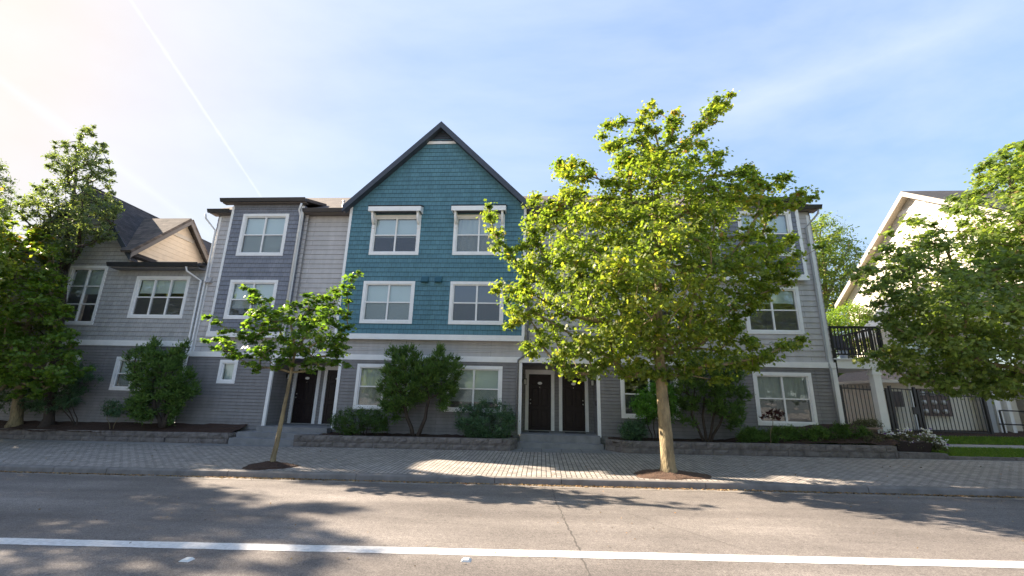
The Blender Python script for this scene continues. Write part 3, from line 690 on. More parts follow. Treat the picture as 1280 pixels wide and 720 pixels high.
# --- doors
def door(x0, x1, z0, knob_right, label=None, parent=main):
    e = empty('door', (0, 0, 0)); e.parent = parent; e.location = Vector((x0, YD, z0)) - root_loc(parent)
    z1 = z0 + 2.03; wd = x1 - x0; y = YD + .03
    mb = MB(); mb.box(x0, x1, y, y + .045, z0, z1)
    # six raised panels
    cx = (x0 + x1) / 2
    rows = [(.12, .72), (.86, 1.52), (1.64, 1.90)]
    for a, b in rows:
        for xa, xb in ((x0 + .11, cx - .05), (cx + .05, x1 - .11)):
            za, zb = z0 + a, z0 + b
            lo = [(xa, y, za), (xb, y, za), (xb, y, zb), (xa, y, zb)]; q = .025
            g1 = [(xa + q, y + .012, za + q), (xb - q, y + .012, za + q), (xb - q, y + .012, zb - q), (xa + q, y + .012, zb - q)]
            r_ = .04; hi = [(xa + r_, y - .008, za + r_), (xb - r_, y - .008, za + r_), (xb - r_, y - .008, zb - r_), (xa + r_, y - .008, zb - r_)]
            fr = [(p[0], y - .010, p[2]) for p in lo]
            for k in range(4): mb.quad([fr[k], fr[(k + 1) % 4], g1[(k + 1) % 4], g1[k]]); mb.quad([g1[k], g1[(k + 1) % 4], hi[(k + 1) % 4], hi[k]])
            mb.quad(hi)
    # stiles and rails proud of the slab
    segs = [(x0, x1, 0, .12), (x0, x1, .72, .86), (x0, x1, 1.52, 1.64), (x0, x1, 1.90, 2.03)]
    for a, b, c, d in segs: mb.box(a, b, y - .010, y - .0005, z0 + c, z0 + d)
    for a, b in rows:
        for xa, xb in ((x0, x0 + .11), (cx - .05, cx + .05), (x1 - .11, x1)): mb.box(xa, xb, y - .0102, y - .0006, z0 + a + .0005, z0 + b - .0005)
    obj('door_panel', mb, M_door, e)
    mb = MB(); t_ = .13
    mb.box(x0 - t_, x0 - .005, YD - .04, YD + .08, z0 - .02, z1 + .005); mb.box(x1 + .005, x1 + t_, YD - .04, YD + .08, z0 - .02, z1 + .005)
    mb.box(x0 - t_ - .01, x1 + t_ + .01, YD - .045, YD + .08, z1 + .006, z1 + .17)
    obj('door_frame', mb, M_white, e, bevel=.004)
    mb = MB(); mb.box(x0 - .004, x1 + .004, YD - .05, YD + .05, z0 - .045, z0 - .003); obj('threshold', mb, M_conc, e)
    kx = x1 - .07 if knob_right else x0 + .07
    mb = MB(); mb.tube([(kx, y - .01, z0 + .95), (kx, y - .03, z0 + .95), (kx, y - .05, z0 + .95), (kx, y - .075, z0 + .95)], [.028, .012, .03, .022], 12)
    obj('door_handle', mb, M_steel, e, smooth=True)
    mb = MB(); mb.tube([(kx, y - .01, z0 + 1.09), (kx, y - .03, z0 + 1.09)], [.028, .024], 12); obj('deadbolt', mb, M_steel, e, smooth=True)
    mb = MB(); n = 20; pts = [(cx + .085 * math.cos(2 * math.pi * k / n), y - .014, z0 + 1.70 + .052 * math.sin(2 * math.pi * k / n)) for k in range(n)]
    mb.prism(pts, (0, -.012, 0)); obj('number_plaque', mb, M_white, e)
    mb = MB(); mb.tube([(cx, y - .013, z0 + 1.55), (cx, y - .02, z0 + 1.55)], .012, 8); obj('peephole', mb, M_steel, e)
    return e
door(-9.72, -8.88, .70, False); door(-8.47, -7.63, .70, True)
door(-.50, .34, .70, False); door(.77, 1.61, .70, True)
# porch lanterns
def lantern(x, y, z, nx):
    mb = MB(); mb.box(x, x + nx * .03, y - .05, y + .05, z - .08, z + .08); mb.box(x + nx * .03, x + nx * .10, y - .012, y + .012, z + .05, z + .075)
    mb.box(x + nx * .05, x + nx * .17, y - .06, y + .06, z + .06, z + .085); mb.box(x + nx * .06, x + nx * .16, y - .05, y + .05, z - .14, z - .125)
    for a in (.06, .155):
        for b in (-.05, .045): mb.box(x + nx * a, x + nx * (a + .006), y + b, y + b + .006, z - .125, z + .06)
    e = empty('porch_lantern', (0, 0, 0)); e.parent = main; e.location = Vector((x, y, z)) - root_loc(main)
    obj('lantern_cage', mb, M_black, e)
    mb = MB(); mb.box(x + nx * .07, x + nx * .15, y - .04, y + .04, z - .12, z + .055); obj('lantern_glass', mb, mat('frosted_glass', (.6, .6, .56), .3), e)
lantern(-.73, 16.4, 2.45, 1); lantern(1.93, 16.2, 2.45, -1); lantern(-9.85, 16.4, 2.45, 1)
obj('doorbell_box', MB().box(1.90, 1.925, 15.95, 16.03, 1.62, 1.80), M_black, main)
# interior floors so that rooms read as rooms
mb = MB()
for z in (.62, 3.15, 3.30, 6.1, 6.25, 8.95):
    mb.box(-13.0, 9.7, 17.05 if z < 3.2 else 15.75, 27.5, z, z + .05)
for Y in (19.2,): mb.box(-13.0, 9.7, Y, Y + .1, .6, 9)
for X in (-9.7, -7.4, -4.1, -.8, 2.1, 5.3): mb.box(X - .05, X + .05, 17.1, 19.2, .7, 8.9)
mb.box(-13.1, 9.7, 27.6, 27.8, .3, 8.9)
obj('interior', mb, M_int, main)
# concrete foundation strip
for a_, b_, c_ in ((-13.14, -9.86, .5), (-7.3, -.76, .5), (1.95, 9.8, .5)): obj('foundation', MB().box(a_, b_, YG + .02, YG + .2, -.2, c_), M_conc, main)

# --- stoops: own things
def stoop(slabs, label, loc):
    e = empty('porch_stoop', loc, label, 'steps')
    for i, (x0, x1, y0, y1, z0, z1) in enumerate(slabs):
        mb = MB(); mb.box(x0, x1, y0, y1, z0, z1); obj('landing' if i == 0 else 'step', mb, M_concd, e, bevel=.015)
    return e
stoop([(-.72, 1.92, 15.12, 16.95, .0, .66), (-.78, 1.98, 14.80, 15.13, .0, .43)], 'concrete landing and low step in front of the paired doors near the photo centre', (.6, 15, .2))
stoop([(-9.84, -7.32, 15.05, 16.95, .0, .66), (-10.25, -7.40, 14.66, 15.06, .0, .49), (-10.20, -7.92, 14.26, 14.67, .0, .33)], 'three wide concrete steps up to the left paired doors behind the young tree', (-9, 14.6, .1))
for x in (-.1, 1.2):
    mb = MB(); mb.box(x - .36, x + .36, 16.2, 16.72, .661, .675); o = obj('doormat', mb, mat('doormat_fibre', (.05, .05, .055) if x < 0 else (.09, .075, .06), .95, bump=.8, bscale=120), origin=(x, 16.5, .66))
    tag(o, 'dark flat doormat on the landing before the centre-left door' if x < 0 else 'brownish flat doormat on the landing before the centre-right door', 'doormat')

# ================================================================== LEFT BUILDING
YL = 15.40
lb = empty('grey_gabled_house', (-17, 15.5, .6), 'two storey grey house at the left edge with a small tan side gable', 'building')
wl2 = (-15.99, -13.75, 4.46, 6.14); wl1 = (-18.95, -17.33, 4.17, 6.56); wl0 = (-18.75, -17.45, 1.62, 3.05); wl3 = (-15.98, -14.5, 1.75, 2.98)
q = lambda a: (a[0], a[1], a[2], a[3])
Zg = 3.60
PLk = (-18.75, 9.85)                                        # ridge of the big gable
rk = lambda z: -16.35 + (PLk[0] + 16.35) * (z - 7.05) / (PLk[1] - 7.05)
obj('upper_wall', siding(dict(z=(Zg, 9.75), knots=[6.62, 7.05], f=lambda z: (-21.8, -13.16) if z < 6.62 else ((-21.8, -16.32) if z < 7.05 else (-37.5 - rk(z), rk(z)))), [op(*wl1), op(*wl2)], Zg, .17, .019, (0, YL, 0), FX, FN), M_shlight, lb)
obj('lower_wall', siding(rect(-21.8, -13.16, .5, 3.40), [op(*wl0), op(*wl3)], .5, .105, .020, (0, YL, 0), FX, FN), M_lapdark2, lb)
obj('side_wall', siding(rect(0, 9, .5, 7.0), [], Zg, .17, .019, (-21.8, YL, 0), (0, 1, 0), (-1, 0, 0)), M_shlight, lb)
obj('trim_board', MB().box(-21.85, -13.17, YL - .045, YL + .03, 3.39, Zg - .002), M_white, lb, bevel=.004)
window(lb, *wl1, YL, cols=2, rows=3, blind=.45, screens=False, seed=21); window(lb, *wl2, YL, cols=3, rows=2, blind=.35, seed=3)
window(lb, *wl0, YL, blind=.9, curtain=True); window(lb, *wl3, YL, blind=.9)
RIDY = 24.0
g1 = MB(); roofquad(g1, [(-16.12, 15.02, 6.92), (-16.12, RIDY, 6.92), (PLk[0], RIDY, PLk[1] + .12), (PLk[0], 15.02, PLk[1] + .12)]); obj('main_roof', g1, M_roofd, lb)
g1 = MB(); roofquad(g1, [(-21.4, RIDY, 6.92), (-21.4, 15.02, 6.92), (PLk[0], 15.02, PLk[1] + .12), (PLk[0], RIDY, PLk[1] + .12)]); obj('main_roof', g1, M_roofd, lb)
for sx in (-16.10, -21.42):
    a, b = Vector((sx, 15.0, 6.90)), Vector((PLk[0], 15.0, PLk[1] + .10)); dn = Vector((0, 0, -.26))
    obj('rake_board', MB().prism([a, b, b + dn, a + dn], (0, .035, 0)), M_dark, lb)
    s_ = -1 if sx > -18 else 1
    obj('rake_soffit', MB().quad([a + Vector((.02 * s_, .03, -.2)), b + Vector((0, .03, -.22)), b + Vector((0, .42, -.22)), a + Vector((.02 * s_, .42, -.2))]), M_dark, lb)
# tan side gable looking over the low roof
XT_, cY = -16.30, 17.25; hY = 2.15; eZ_, pZ_ = 7.12, 9.16
obj('side_gable_wall', siding(dict(z=(6.45, pZ_), knots=[eZ_], f=lambda z: (0, 2 * hY) if z < eZ_ else ((z - eZ_) / (pZ_ - eZ_) * hY, 2 * hY - (z - eZ_) / (pZ_ - eZ_) * hY)), [], 6.45, .20, .012, (XT_, cY - hY + .12, 0), (0, 1, 0), (1, 0, 0)), M_tan, lb)
for s_ in (-1, 1):
    g1 = MB()
    c = [(XT_ + .34, cY + s_ * (hY + .22), eZ_ - .16), (XT_ - .10, cY + s_ * (hY + .22), eZ_ - .16), (XT_ - 1.95, cY, pZ_ + .18), (XT_ + .34, cY, pZ_ + .18)]
    if s_ > 0: c = c[::-1]
    roofquad(g1, c, .1); obj('side_gable_roof', g1, M_roof, lb)
    a, b = Vector((XT_ + .345, cY + s_ * (hY + .22), eZ_ - .17)), Vector((XT_ + .345, cY, pZ_ + .17)); dn = Vector((0, 0, -.20))
    obj('rake_board', MB().prism([a, b, b + dn, a + dn], (-.035, 0, 0)), mat('grey_brown_fascia', (.16, .15, .145), .7), lb)
obj('trim_board', MB().hexa([(XT_ + .01, 15.25, 6.60), (XT_ + .06, 15.25, 6.60), (XT_ + .06, 19.2, 7.82), (XT_ + .01, 19.2, 7.82), (XT_ + .01, 15.25, 6.76), (XT_ + .06, 15.25, 6.76), (XT_ + .06, 19.2, 7.98), (XT_ + .01, 19.2, 7.98)]), M_offwhite, lb)
# collar board, corner board, flashing
hz = 8.62; hh = hY * (pZ_ - hz) / (pZ_ - eZ_)
obj('trim_board', MB().box(XT_ + .01, XT_ + .05, cY - hh, cY + hh + .12, hz - .16, hz), M_offwhite, lb)
obj('trim_board', MB().box(XT_ + .01, XT_ + .05, cY - hY + .05, cY - hY + .22, 6.5, eZ_ + .1), M_offwhite, lb)
obj('valley_flashing', MB().bar((-16.42, 15.35, 7.18), (-17.75, 16.9, 8.85), .09, .012), M_steel, lb)
obj('valley_flashing', MB().bar((-16.34, 15.50, 7.22), (-17.62, 17.0, 8.80), .05, .012), M_white, lb)
# low roof between the houses
g1 = MB(); roofquad(g1, [(-16.26, 14.98, 6.56), (-13.20, 14.98, 6.56), (-13.20, 19.5, 7.95), (-16.26, 19.5, 7.95)], .1); obj('low_roof', g1, M_roof, lb)
g1 = MB(); gutter(g1, -16.86, -13.14, 14.975, 6.55, .15, .14); obj('gutter', g1, M_gutter, lb)
obj('eave_soffit', MB().box(-16.8, -13.18, 14.99, YL, 6.36, 6.40), M_soffit, lb)
ds = MB(); spout(ds, [(-13.62, 14.92, 6.42), (-13.62, 14.98, 6.25), (-13.24, 15.3, 5.95), (-13.22, 15.31, 3.5), (-13.22, 15.28, .8)]); obj('downspout', ds, M_white, lb, smooth=True)
for Y in (27.6,): obj('back_wall', MB().box(-21.8, -13.2, 24.2, 24.4, .3, 7), M_shlight, lb)
mb = MB(); mb.box(-21.6, -13.3, 15.7, 24, 3.15, 3.3); mb.box(-21.6, -13.3, 18.6, 18.7, .5, 6.4); obj('interior', mb, M_int, lb)

# ================================================================== PLANTING BEDS
def bedmesh(x0, x1, y0, y1, zf, n=40, m_=8, amp=.03, seed=0):
    rg = random.Random(seed); xs = [x0 + (x1 - x0) * i / n for i in range(n + 1)]; ys = [y0 + (y1 - y0) * j / m_ for j in range(m_ + 1)]
    return sheet(lambda x, y: zf(x, y) + rg.uniform(-amp, amp), xs, ys)
topz = lambda X: roadz(X) + .585
bl_z = lambda x, y: topz(x) - .05 + .34 * max(0, (y - 14.45)) * .85
bm_z = lambda x, y: topz(x) - .06 + .05 * (y - 14.1)
br_z = lambda x, y: topz(x) - .06 + (.05 + .42 * max(0, min(1, (x - 6) / 3))) * (y - 14.1)
tag(obj('mulch_bed', bedmesh(-24, -10.4, 14.5, 15.42, bl_z, seed=1), M_mulch), 'dark bark mulch in the raised bed before the left house', 'mulch', kind='stuff')
tag(obj('mulch_bed', bedmesh(-7.9, -.95, 14.3, 15.44, bm_z, seed=2), M_mulch), 'dark bark mulch under the shrubs between the two porches', 'mulch', kind='stuff')
tag(obj('mulch_bed', bedmesh(2.2, 10.6, 14.3, 15.44, br_z, seed=3), M_mulch), 'dark bark mulch under the shrubs right of the big street tree', 'mulch', kind='stuff')

# retaining walls of rough-faced blocks, two courses
def wallblocks(label, runs, capz, seed):
    rg = random.Random(seed); e = empty('retaining_wall', (*runs[0][0], .2), label, 'retaining wall')
    k = 0
    courses = [(.0, .155), (.155, .31)]
    body = {0: MB(), 1: MB()}
    for (p, q_) in runs:
        p, q_ = Vector(p), Vector(q_); d = (q_ - p).normalized(); n = Vector((d.y, -d.x)); Lr = (q_ - p).length
        for ci, (a, b) in enumerate(courses):
            u = 0 if ci % 2 == 0 else -.21
            while u < Lr - .02:
                w_ = .43 + rg.uniform(-.02, .02); u0, u1 = max(0, u) + .004, min(Lr, u + w_) - .004; u += w_
                if u1 - u0 < .05: continue
                th = .0 + rg.uniform(0, .012) ; P0, P1 = p + d * u0, p + d * u1
                nx_, nz_ = 5, 3; grid = []
                for j in range(nz_ + 1):
                    row = []
                    for i in range(nx_ + 1):
                        t_ = i / nx_; c = P0.lerp(P1, t_); ed = (i in (0, nx_)) or (j in (0, nz_))
                        bulge = (0 if ed else .022 + rg.uniform(-.014, .016)) + th
                        zz = a + (b - a - .006) * j / nz_ + .003; base = walkz(c.x, min(c.y, 14.6)) - .03
                        # top follows the cap height
                        zt_ = base + zz * (capz(c.x) - base) / .31
                        row.append((c.x + n.x * bulge, c.y + n.y * bulge, zt_))
                    grid.append(row)
                mbx = body[ci]
                for j in range(nz_):
                    for i in range(nx_): mbx.quad([grid[j][i], grid[j][i + 1], grid[j + 1][i + 1], grid[j + 1][i]])
                t0, t1 = grid[nz_][0], grid[nz_][nx_]
                bk = -n * .26
                for j, row in ((nz_, grid[nz_]),):
                    for i in range(nx_): mbx.quad([row[i], row[i + 1], (row[i + 1][0] + bk.x, row[i + 1][1] + bk.y, row[i + 1][2]), (row[i][0] + bk.x, row[i][1] + bk.y, row[i][2])])
                for i in (0, nx_):
                    mbx.quad([grid[0][i], grid[nz_][i], (grid[nz_][i][0] + bk.x, grid[nz_][i][1] + bk.y, grid[nz_][i][2]), (grid[0][i][0] + bk.x, grid[0][i][1] + bk.y, grid[0][i][2])])
                gi = grid; mbx.quad([(gi[nz_][0][0] + bk.x, gi[nz_][0][1] + bk.y, gi[nz_][0][2]), (gi[nz_][nx_][0] + bk.x, gi[nz_][nx_][1] + bk.y, gi[nz_][nx_][2]), (gi[0][nx_][0] + bk.x, gi[0][nx_][1] + bk.y, gi[0][nx_][2]), (gi[0][0][0] + bk.x, gi[0][0][1] + bk.y, gi[0][0][2])])
    obj('block_course', body[0], M_block, e, bevel=.006); obj('block_course', body[1], M_block, e, bevel=.006)
    return e
wallblocks('long low rough block wall of the bed before the left house', [((-26, 14.72), (-12.6, 14.50)), ((-12.6, 14.50), (-10.35, 14.42)), ((-10.35, 14.42), (-10.30, 14.95))], topz, 5)
wallblocks('low rough block wall of the bed between the two porches', [((-7.95, 15.0), (-7.92, 14.12)), ((-7.92, 14.12), (-.98, 14.12)), ((-.98, 14.12), (-.80, 14.75))], topz, 6)
wallblocks('low rough block wall of the bed behind the big street tree', [((2.02, 14.75), (2.55, 14.12)), ((2.55, 14.12), (10.35, 14.12)), ((10.35, 14.12), (10.4, 14.7))], topz, 7)

# tree pits
def pit(x, y, rx, ry, h, m_, label, seed):
    rg = random.Random(seed); mb = MB(); n, k = 40, 9; rings = []
    for j in range(k + 1):
        r = j / k; row = []
        for i in range(n):
            a = 2 * math.pi * i / n; rr = r * (1 + .10 * math.sin(3 * a + seed) + .06 * math.sin(7 * a) + (rg.uniform(-.03, .03) if j else 0))
            X, Y = x + rx * rr * math.cos(a), y + ry * rr * math.sin(a)
            Y = max(Y, CURB + .16)
            row.append((X, Y, walkz(X, Y) + h * (1 - r) ** 1.2 + (rg.uniform(0, .02) if 0 < j < k else 0) + (.004 if j < k else -.01)))
        rings.append(row)
    for j in range(k):
        for i in range(n):
            i2 = (i + 1) % n; mb.quad([rings[j][i], rings[j + 1][i], rings[j + 1][i2], rings[j][i2]])
    return tag(obj('mulch_mound', mb, m_, smooth=True, origin=(x, y, walkz(x, y))), label, 'mulch', kind='stuff')
ST = at(340, 583, 1); d = ray(340, 583); 
def onwalk(px, py):
    d = ray(px, py); t = 8.0
    for _ in range(30):
        X, Y = d.x * t, d.y * t; t = (walkz(X, Y) - CZ) / d.z
    return d.x * t, d.y * t
stx, sty = onwalk(340, 583); btx, bty = onwalk(836, 594)
pit(stx - .05, sty - .02, .62, .48, .12, M_mulch, 'heap of dark mulch at the foot of the young tree', 1)
pit(btx + .02, bty - .0, .88, .55, .12, M_mulchdry, 'heap of dry brown mulch at the foot of the big street tree', 2)

# ================================================================== FOLIAGE
def leafmesh(name, P, Nrm, size, shape, m_, parent, rnd, aspect=1.0, origin=None):
    """one mesh of many flat leaves; P (n,3) centres, Nrm (n,3) normals, size (n,)"""
    n = len(P); rg = np.random.default_rng(len(P))
    Nrm = Nrm / np.linalg.norm(Nrm, axis=1, keepdims=True)
    t = rg.normal(size=(n, 3)); t -= (t * Nrm).sum(1, keepdims=True) * Nrm; t /= np.linalg.norm(t, axis=1, keepdims=True); b = np.cross(Nrm, t)
    return leafmesh2(name, P, t, b, Nrm, size, shape, m_, parent, rnd, origin)
def leafmesh2(name, P, t, b, Nn, size, shape, m_, parent, rnd, origin=None):
    n = len(P); S = np.array(shape, dtype=np.float64); k = len(S)
    base = np.array(root_loc(parent)) if parent is not None else np.array(origin)
    V = P[:, None, :] + size[:, None, None] * (S[None, :, 0:1] * t[:, None, :] + S[None, :, 1:2] * b[:, None, :] + S[None, :, 2:3] * Nn[:, None, :]) - base
    me = bpy.data.meshes.new(name); me.vertices.add(n * k); me.vertices.foreach_set('co', V.reshape(-1).astype(np.float32))
    me.loops.add(n * k); me.loops.foreach_set('vertex_index', np.arange(n * k, dtype=np.int32))
    me.polygons.add(n); me.polygons.foreach_set('loop_start', np.arange(0, n * k, k, dtype=np.int32)); me.polygons.foreach_set('loop_total', np.full(n, k, dtype=np.int32))
    me.update(); me.validate()
    a = me.attributes.new('rnd', 'FLOAT', 'FACE'); a.data.foreach_set('value', rnd.astype(np.float32))
    me.materials.append(m_)
    o = bpy.data.objects.new(name, me); COL.objects.link(o)
    if parent is not None: o.parent = parent; o.location = Vector(base) - root_loc(parent)
    else: o.location = Vector(base)
    return o
MAPLE = [(0, -.42, 0), (.22, -.40, .02), (.16, -.18, 0), (.52, -.12, -.05), (.24, .10, .01), (.34, .34, -.03), (.10, .28, .01), (0, .56, -.07), (-.12, .28, .01), (-.34, .32, -.03), (-.24, .08, .01), (-.52, -.10, -.05), (-.17, -.18, 0), (-.22, -.38, .02)]
OVAL = [(0, -.5, 0), (.16, -.2, .02), (.18, .1, .03), (0, .5, -.06), (-.18, .1, .03), (-.16, -.2, .02)]
LANCE = [(0, -.5, 0), (.10, -.15, .02), (.09, .2, .0), (0, .5, -.10), (-.09, .2, .0), (-.10, -.15, .02)]
SPRIG = [(0, -.5, 0), (.16, -.28, .03), (.07, -.1, .0), (.2, .08, .05), (.07, .14, 0), (.10, .32, .02), (0, .55, 0), (-.10, .30, .02), (-.07, .12, 0), (-.2, .05, -.05), (-.06, -.12, 0), (-.15, -.3, -.03)]

def inpoly(x, y, poly):
    c = False; n = len(poly)
    for i in range(n):
        x1, y1 = poly[i]; x2, y2 = poly[i - 1]
        if (y1 > y) != (y2 > y) and x < (x2 - x1) * (y - y1) / (y2 - y1) + x1: c = not c
    return c
def edgedist(x, y, poly):
    b = 1e9
    for i in range(len(poly)):
        x1, y1 = poly[i]; x2, y2 = poly[i - 1]; dx, dy = x2 - x1, y2 - y1
        t = max(0, min(1, ((x - x1) * dx + (y - y1) * dy) / (dx * dx + dy * dy + 1e-9)))
        b = min(b, math.hypot(x - x1 - t * dx, y - y1 - t * dy))
    return b
def crown_points(outline, Y0, n, maxd, seed, dfac=1.5, rmin=.25, ymin=None, ymax=None, holes=(), edge=.12):
    rg = random.Random(seed)
    poly = [(at(px, py, Y0).x, at(px, py, Y0).z) for px, py in outline]
    xs = [p[0] for p in poly]; zs = [p[1] for p in poly]; pts = []; tries = 0
    hp = [[(at(px, py, Y0).x, at(px, py, Y0).z) for px, py in h] for h in holes]
    while len(pts) < n and tries < n * 60:
        tries += 1
        x, z = rg.uniform(min(xs), max(xs)), rg.uniform(min(zs), max(zs))
        if not inpoly(x, z, poly): continue
        if any(inpoly(x, z, h) for h in hp): continue
        d = edgedist(x, z, poly)
        if d < edge * rg.random(): continue
        D = min(maxd, dfac * d ** .8 + .12)
        u = rg.uniform(-1, 1); u = math.copysign(abs(u) ** .75, u); y = Y0 + u * D
        if ymin and y < ymin: continue
        if ymax and y > ymax: continue
        # keep sight line: points nearer/farther are moved so that their picture stays inside the outline
        k = y / Y0; p = Vector((x * k, y, CZ + (z - CZ) * k))
        if any((p - q_[0]).length_squared < (rmin * (1 - .3 * rg.random())) ** 2 for q_ in pts): continue
        pts.append((p, d))
    return pts
def skeleton(trunk, pts, seed, upbias=.5, wob=.12):
    """greedy branching: attach each clump to the nearest wood nearer the trunk. trunk: list of Vectors (wood nodes)"""
    rg = random.Random(seed); nodes = [Vector(p) for p in trunk]; par = [max(0, i - 1) for i in range(len(trunk))]; nt_ = len(trunk)
    order = sorted(range(len(pts)), key=lambda i: min((pts[i] - t).length for t in nodes[:nt_])); leafnode = [0] * len(pts)
    for i in order:
        p = pts[i]; best, bi = 1e9, 0
        for j, q_ in enumerate(nodes):
            v = p - q_; l_ = v.length
            if l_ < 1e-4: continue
            pen = l_ + upbias * max(0, -v.z) * 1.6
            if j >= nt_:
                pd = (nodes[j] - nodes[par[j]]).normalized(); pen += .55 * l_ * (1 - pd.dot(v) / l_)
            if pen < best: best, bi = pen, j
        q_ = nodes[bi]; v = p - q_; l_ = v.length; cur = bi; ns = max(1, int(l_ / .45))
        for k in range(1, ns + 1):
            t = k / ns; m = q_ + v * t + Vector((0, 0, -.10 * l_ * math.sin(t * math.pi))) 
            if k < ns: m += Vector([rg.uniform(-1, 1) * wob * min(1, l_ / 2) for _ in range(3)])
            nodes.append(m); par.append(cur); cur = len(nodes) - 1
        leafnode[i] = cur
    w_ = [0.0] * len(nodes)
    for l_ in leafnode: w_[l_] += 1
    for j in range(len(nodes) - 1, 0, -1): w_[par[j]] += w_[j]
    return nodes, par, w_, leafnode, nt_
def branches(mb, nodes, par, w_, nt_, r1, rmax, ex=.5, n=6):
    ch = {}
    for j in range(nt_, len(nodes)): ch.setdefault(par[j], []).append(j)
    rad = lambda j: min(rmax, r1 * max(1, w_[j]) ** ex)
    starts = [j for j in range(nt_, len(nodes)) if par[j] < nt_]
    stack = [(par[j], j) for j in starts]
    while stack:
        a, j = stack.pop(); path = [nodes[a], nodes[j]]; rr = [rad(j), rad(j)]
        while True:
            cs = ch.get(j, [])
            if not cs: break
            cs = sorted(cs, key=lambda c: -w_[c]); j0 = j
            for c in cs[1:]: stack.append((j0, c))
            j = cs[0]; path.append(nodes[j]); rr.append(rad(j))
        rr[-1] = rr[-1] * .5
        mb.tube(path, rr, n)
def trunktube(mb, pts, rads, n=14, flare=True, seed=0):
    rg = random.Random(seed); P, Q = [], []
    for i in range(len(pts) - 1):
        for k in range(4):
            t = k / 4; P.append(Vector(pts[i]).lerp(Vector(pts[i + 1]), t)); Q.append((rads[i] * (1 - t) + rads[i + 1] * t) * rg.uniform(.96, 1.05))
    P.append(Vector(pts[-1])); Q.append(rads[-1]); mb.tube(P, Q, n)
def clumpleaves(pts, rad, per, size, seed, up=.7, flat=.6, outc=None, outw=.5, sizevar=.3, droop=0):
    rg = np.random.default_rng(seed); C = np.array([tuple(p) for p in pts]); n = len(C)
    R_ = np.array(rad) if np.ndim(rad) else np.full(n, rad)
    d = rg.normal(size=(n, per, 3)); d /= np.linalg.norm(d, axis=2, keepdims=True); r = np.minimum(np.abs(rg.normal(0, .62, (n, per, 1))) + .12, 1.55)
    off = d * r * R_[:, None, None]; off[:, :, 2] *= flat
    P = (C[:, None, :] + off).reshape(-1, 3)
    nn = rg.normal(size=P.shape) * .75; nn[:, 2] += up
    if outc is not None:
        o = P - np.array(outc); o /= np.linalg.norm(o, axis=1, keepdims=True); nn += o * outw
    nn += (off / (R_[:, None, None] + 1e-6)).reshape(-1, 3) * .35
    sz = size * (1 + sizevar * rg.uniform(-1.5, 1.2, len(P)))
    rnd = np.clip(rg.normal(.42, .2, len(P)) + np.repeat(rg.normal(0, .13, n), per), 0, .96)
    rnd = np.where(rg.random(len(P)) < .004, 1.0, rnd)
    return P, nn, sz, rnd
def tree(name, label, cat, base, top, r0, r1t, pts, rad, per, size, m_leaf, m_bark, seed, shape=MAPLE, fork=.55, up=.7, group=None, r1=.010, flat=.6, midx=None, rmax=None, rnd_top=None, trunk_pts=None, upbias=.5, wob=.12):
    base = Vector(base); top = Vector(top); e = empty(name, base, label, cat, group)
    if trunk_pts is None:
        rg = random.Random(seed); trunk_pts = []
        for k in range(7):
            t = k / 6; trunk_pts.append(base.lerp(top, t) + Vector((rg.uniform(-1, 1), rg.uniform(-1, 1), 0)) * (.02 + .05 * t) * (k > 0) * (top - base).length * .15)
    trunk_pts = [Vector(p) for p in trunk_pts]; nT = len(trunk_pts)
    H = [(p - base).length / (top - base).length for p in trunk_pts]
    rads = [r0 + (r1t - r0) * min(1, h) for h in H]
    mb = MB(); tp = [trunk_pts[0] - Vector((0, 0, .12)), trunk_pts[0] + Vector((0, 0, .03)), trunk_pts[0] + Vector((0, 0, .22))] + trunk_pts[1:]
    tr_ = [r0 * 1.55, r0 * 1.3, r0 * 1.02] + rads[1:]
    trunktube(mb, tp, tr_, 16, seed=seed)
    wood = [p for p, h in zip(trunk_pts, H) if h >= fork]
    P0 = [p for p in pts]
    nodes, par, w_, ln_, nt_ = skeleton(wood, P0, seed, upbias, wob)
    obj('trunk', mb, m_bark, e, smooth=True)
    bb = MB(); branches(bb, nodes, par, w_, nt_, r1, rmax or r1t * .8); obj('branches', bb, m_bark, e, smooth=True)
    P, nn, sz, rnd = clumpleaves(P0, rad, per, size, seed, up=up, flat=flat, outc=tuple(base.lerp(top, .6)))
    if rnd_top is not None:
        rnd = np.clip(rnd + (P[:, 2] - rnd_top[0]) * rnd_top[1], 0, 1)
    leafmesh('crown', P, nn, sz, shape, m_leaf, e, rnd)
    return e

# --- big street tree
BIG = [(828,474),(800,482),(770,474),(740,480),(715,474),(690,466),(663,452),(652,436),(668,418),(655,405),(640,412),(625,395),(612,375),(606,360),(625,350),(650,350),(640,335),(625,325),(616,310),(608,290),(600,262),(612,255),(625,272),(640,292),(655,302),(655,270),(652,245),(660,230),(672,238),(685,252),(690,235),(686,218),(696,200),(715,192),(737,200),(746,206),(747,225),(758,222),(762,200),(752,172),(752,148),(765,141),(780,150),(790,165),(800,140),(808,122),(820,116),(828,132),(818,160),(830,150),(842,128),(850,140),(847,162),(860,165),(878,137),(903,111),(914,118),(902,145),(884,162),(895,175),(908,190),(906,215),(930,203),(947,203),(957,222),(975,215),(1000,228),(1024,238),(1017,254),(990,257),(975,268),(962,290),(985,288),(1000,298),(1022,298),(1034,308),(1008,326),(1002,345),(985,358),(962,372),(942,395),(930,414),(960,420),(1000,418),(1014,428),(990,448),(970,454),(945,472),(915,484),(880,474),(850,478)]
BH = [[(672,290),(690,285),(700,300),(690,312),(676,306)], [(840,235),(858,240),(852,262),(838,258)], [(905,268),(935,258),(945,275),(920,285)], [(700,415),(716,412),(714,425),(702,428)], [(905,345),(935,352),(930,364),(905,360)]]
bp_ = crown_points(BIG, bty, 760, 2.5, 11, 1.3, .24, holes=BH, ymin=7.6)
bz = walkz(btx, bty)
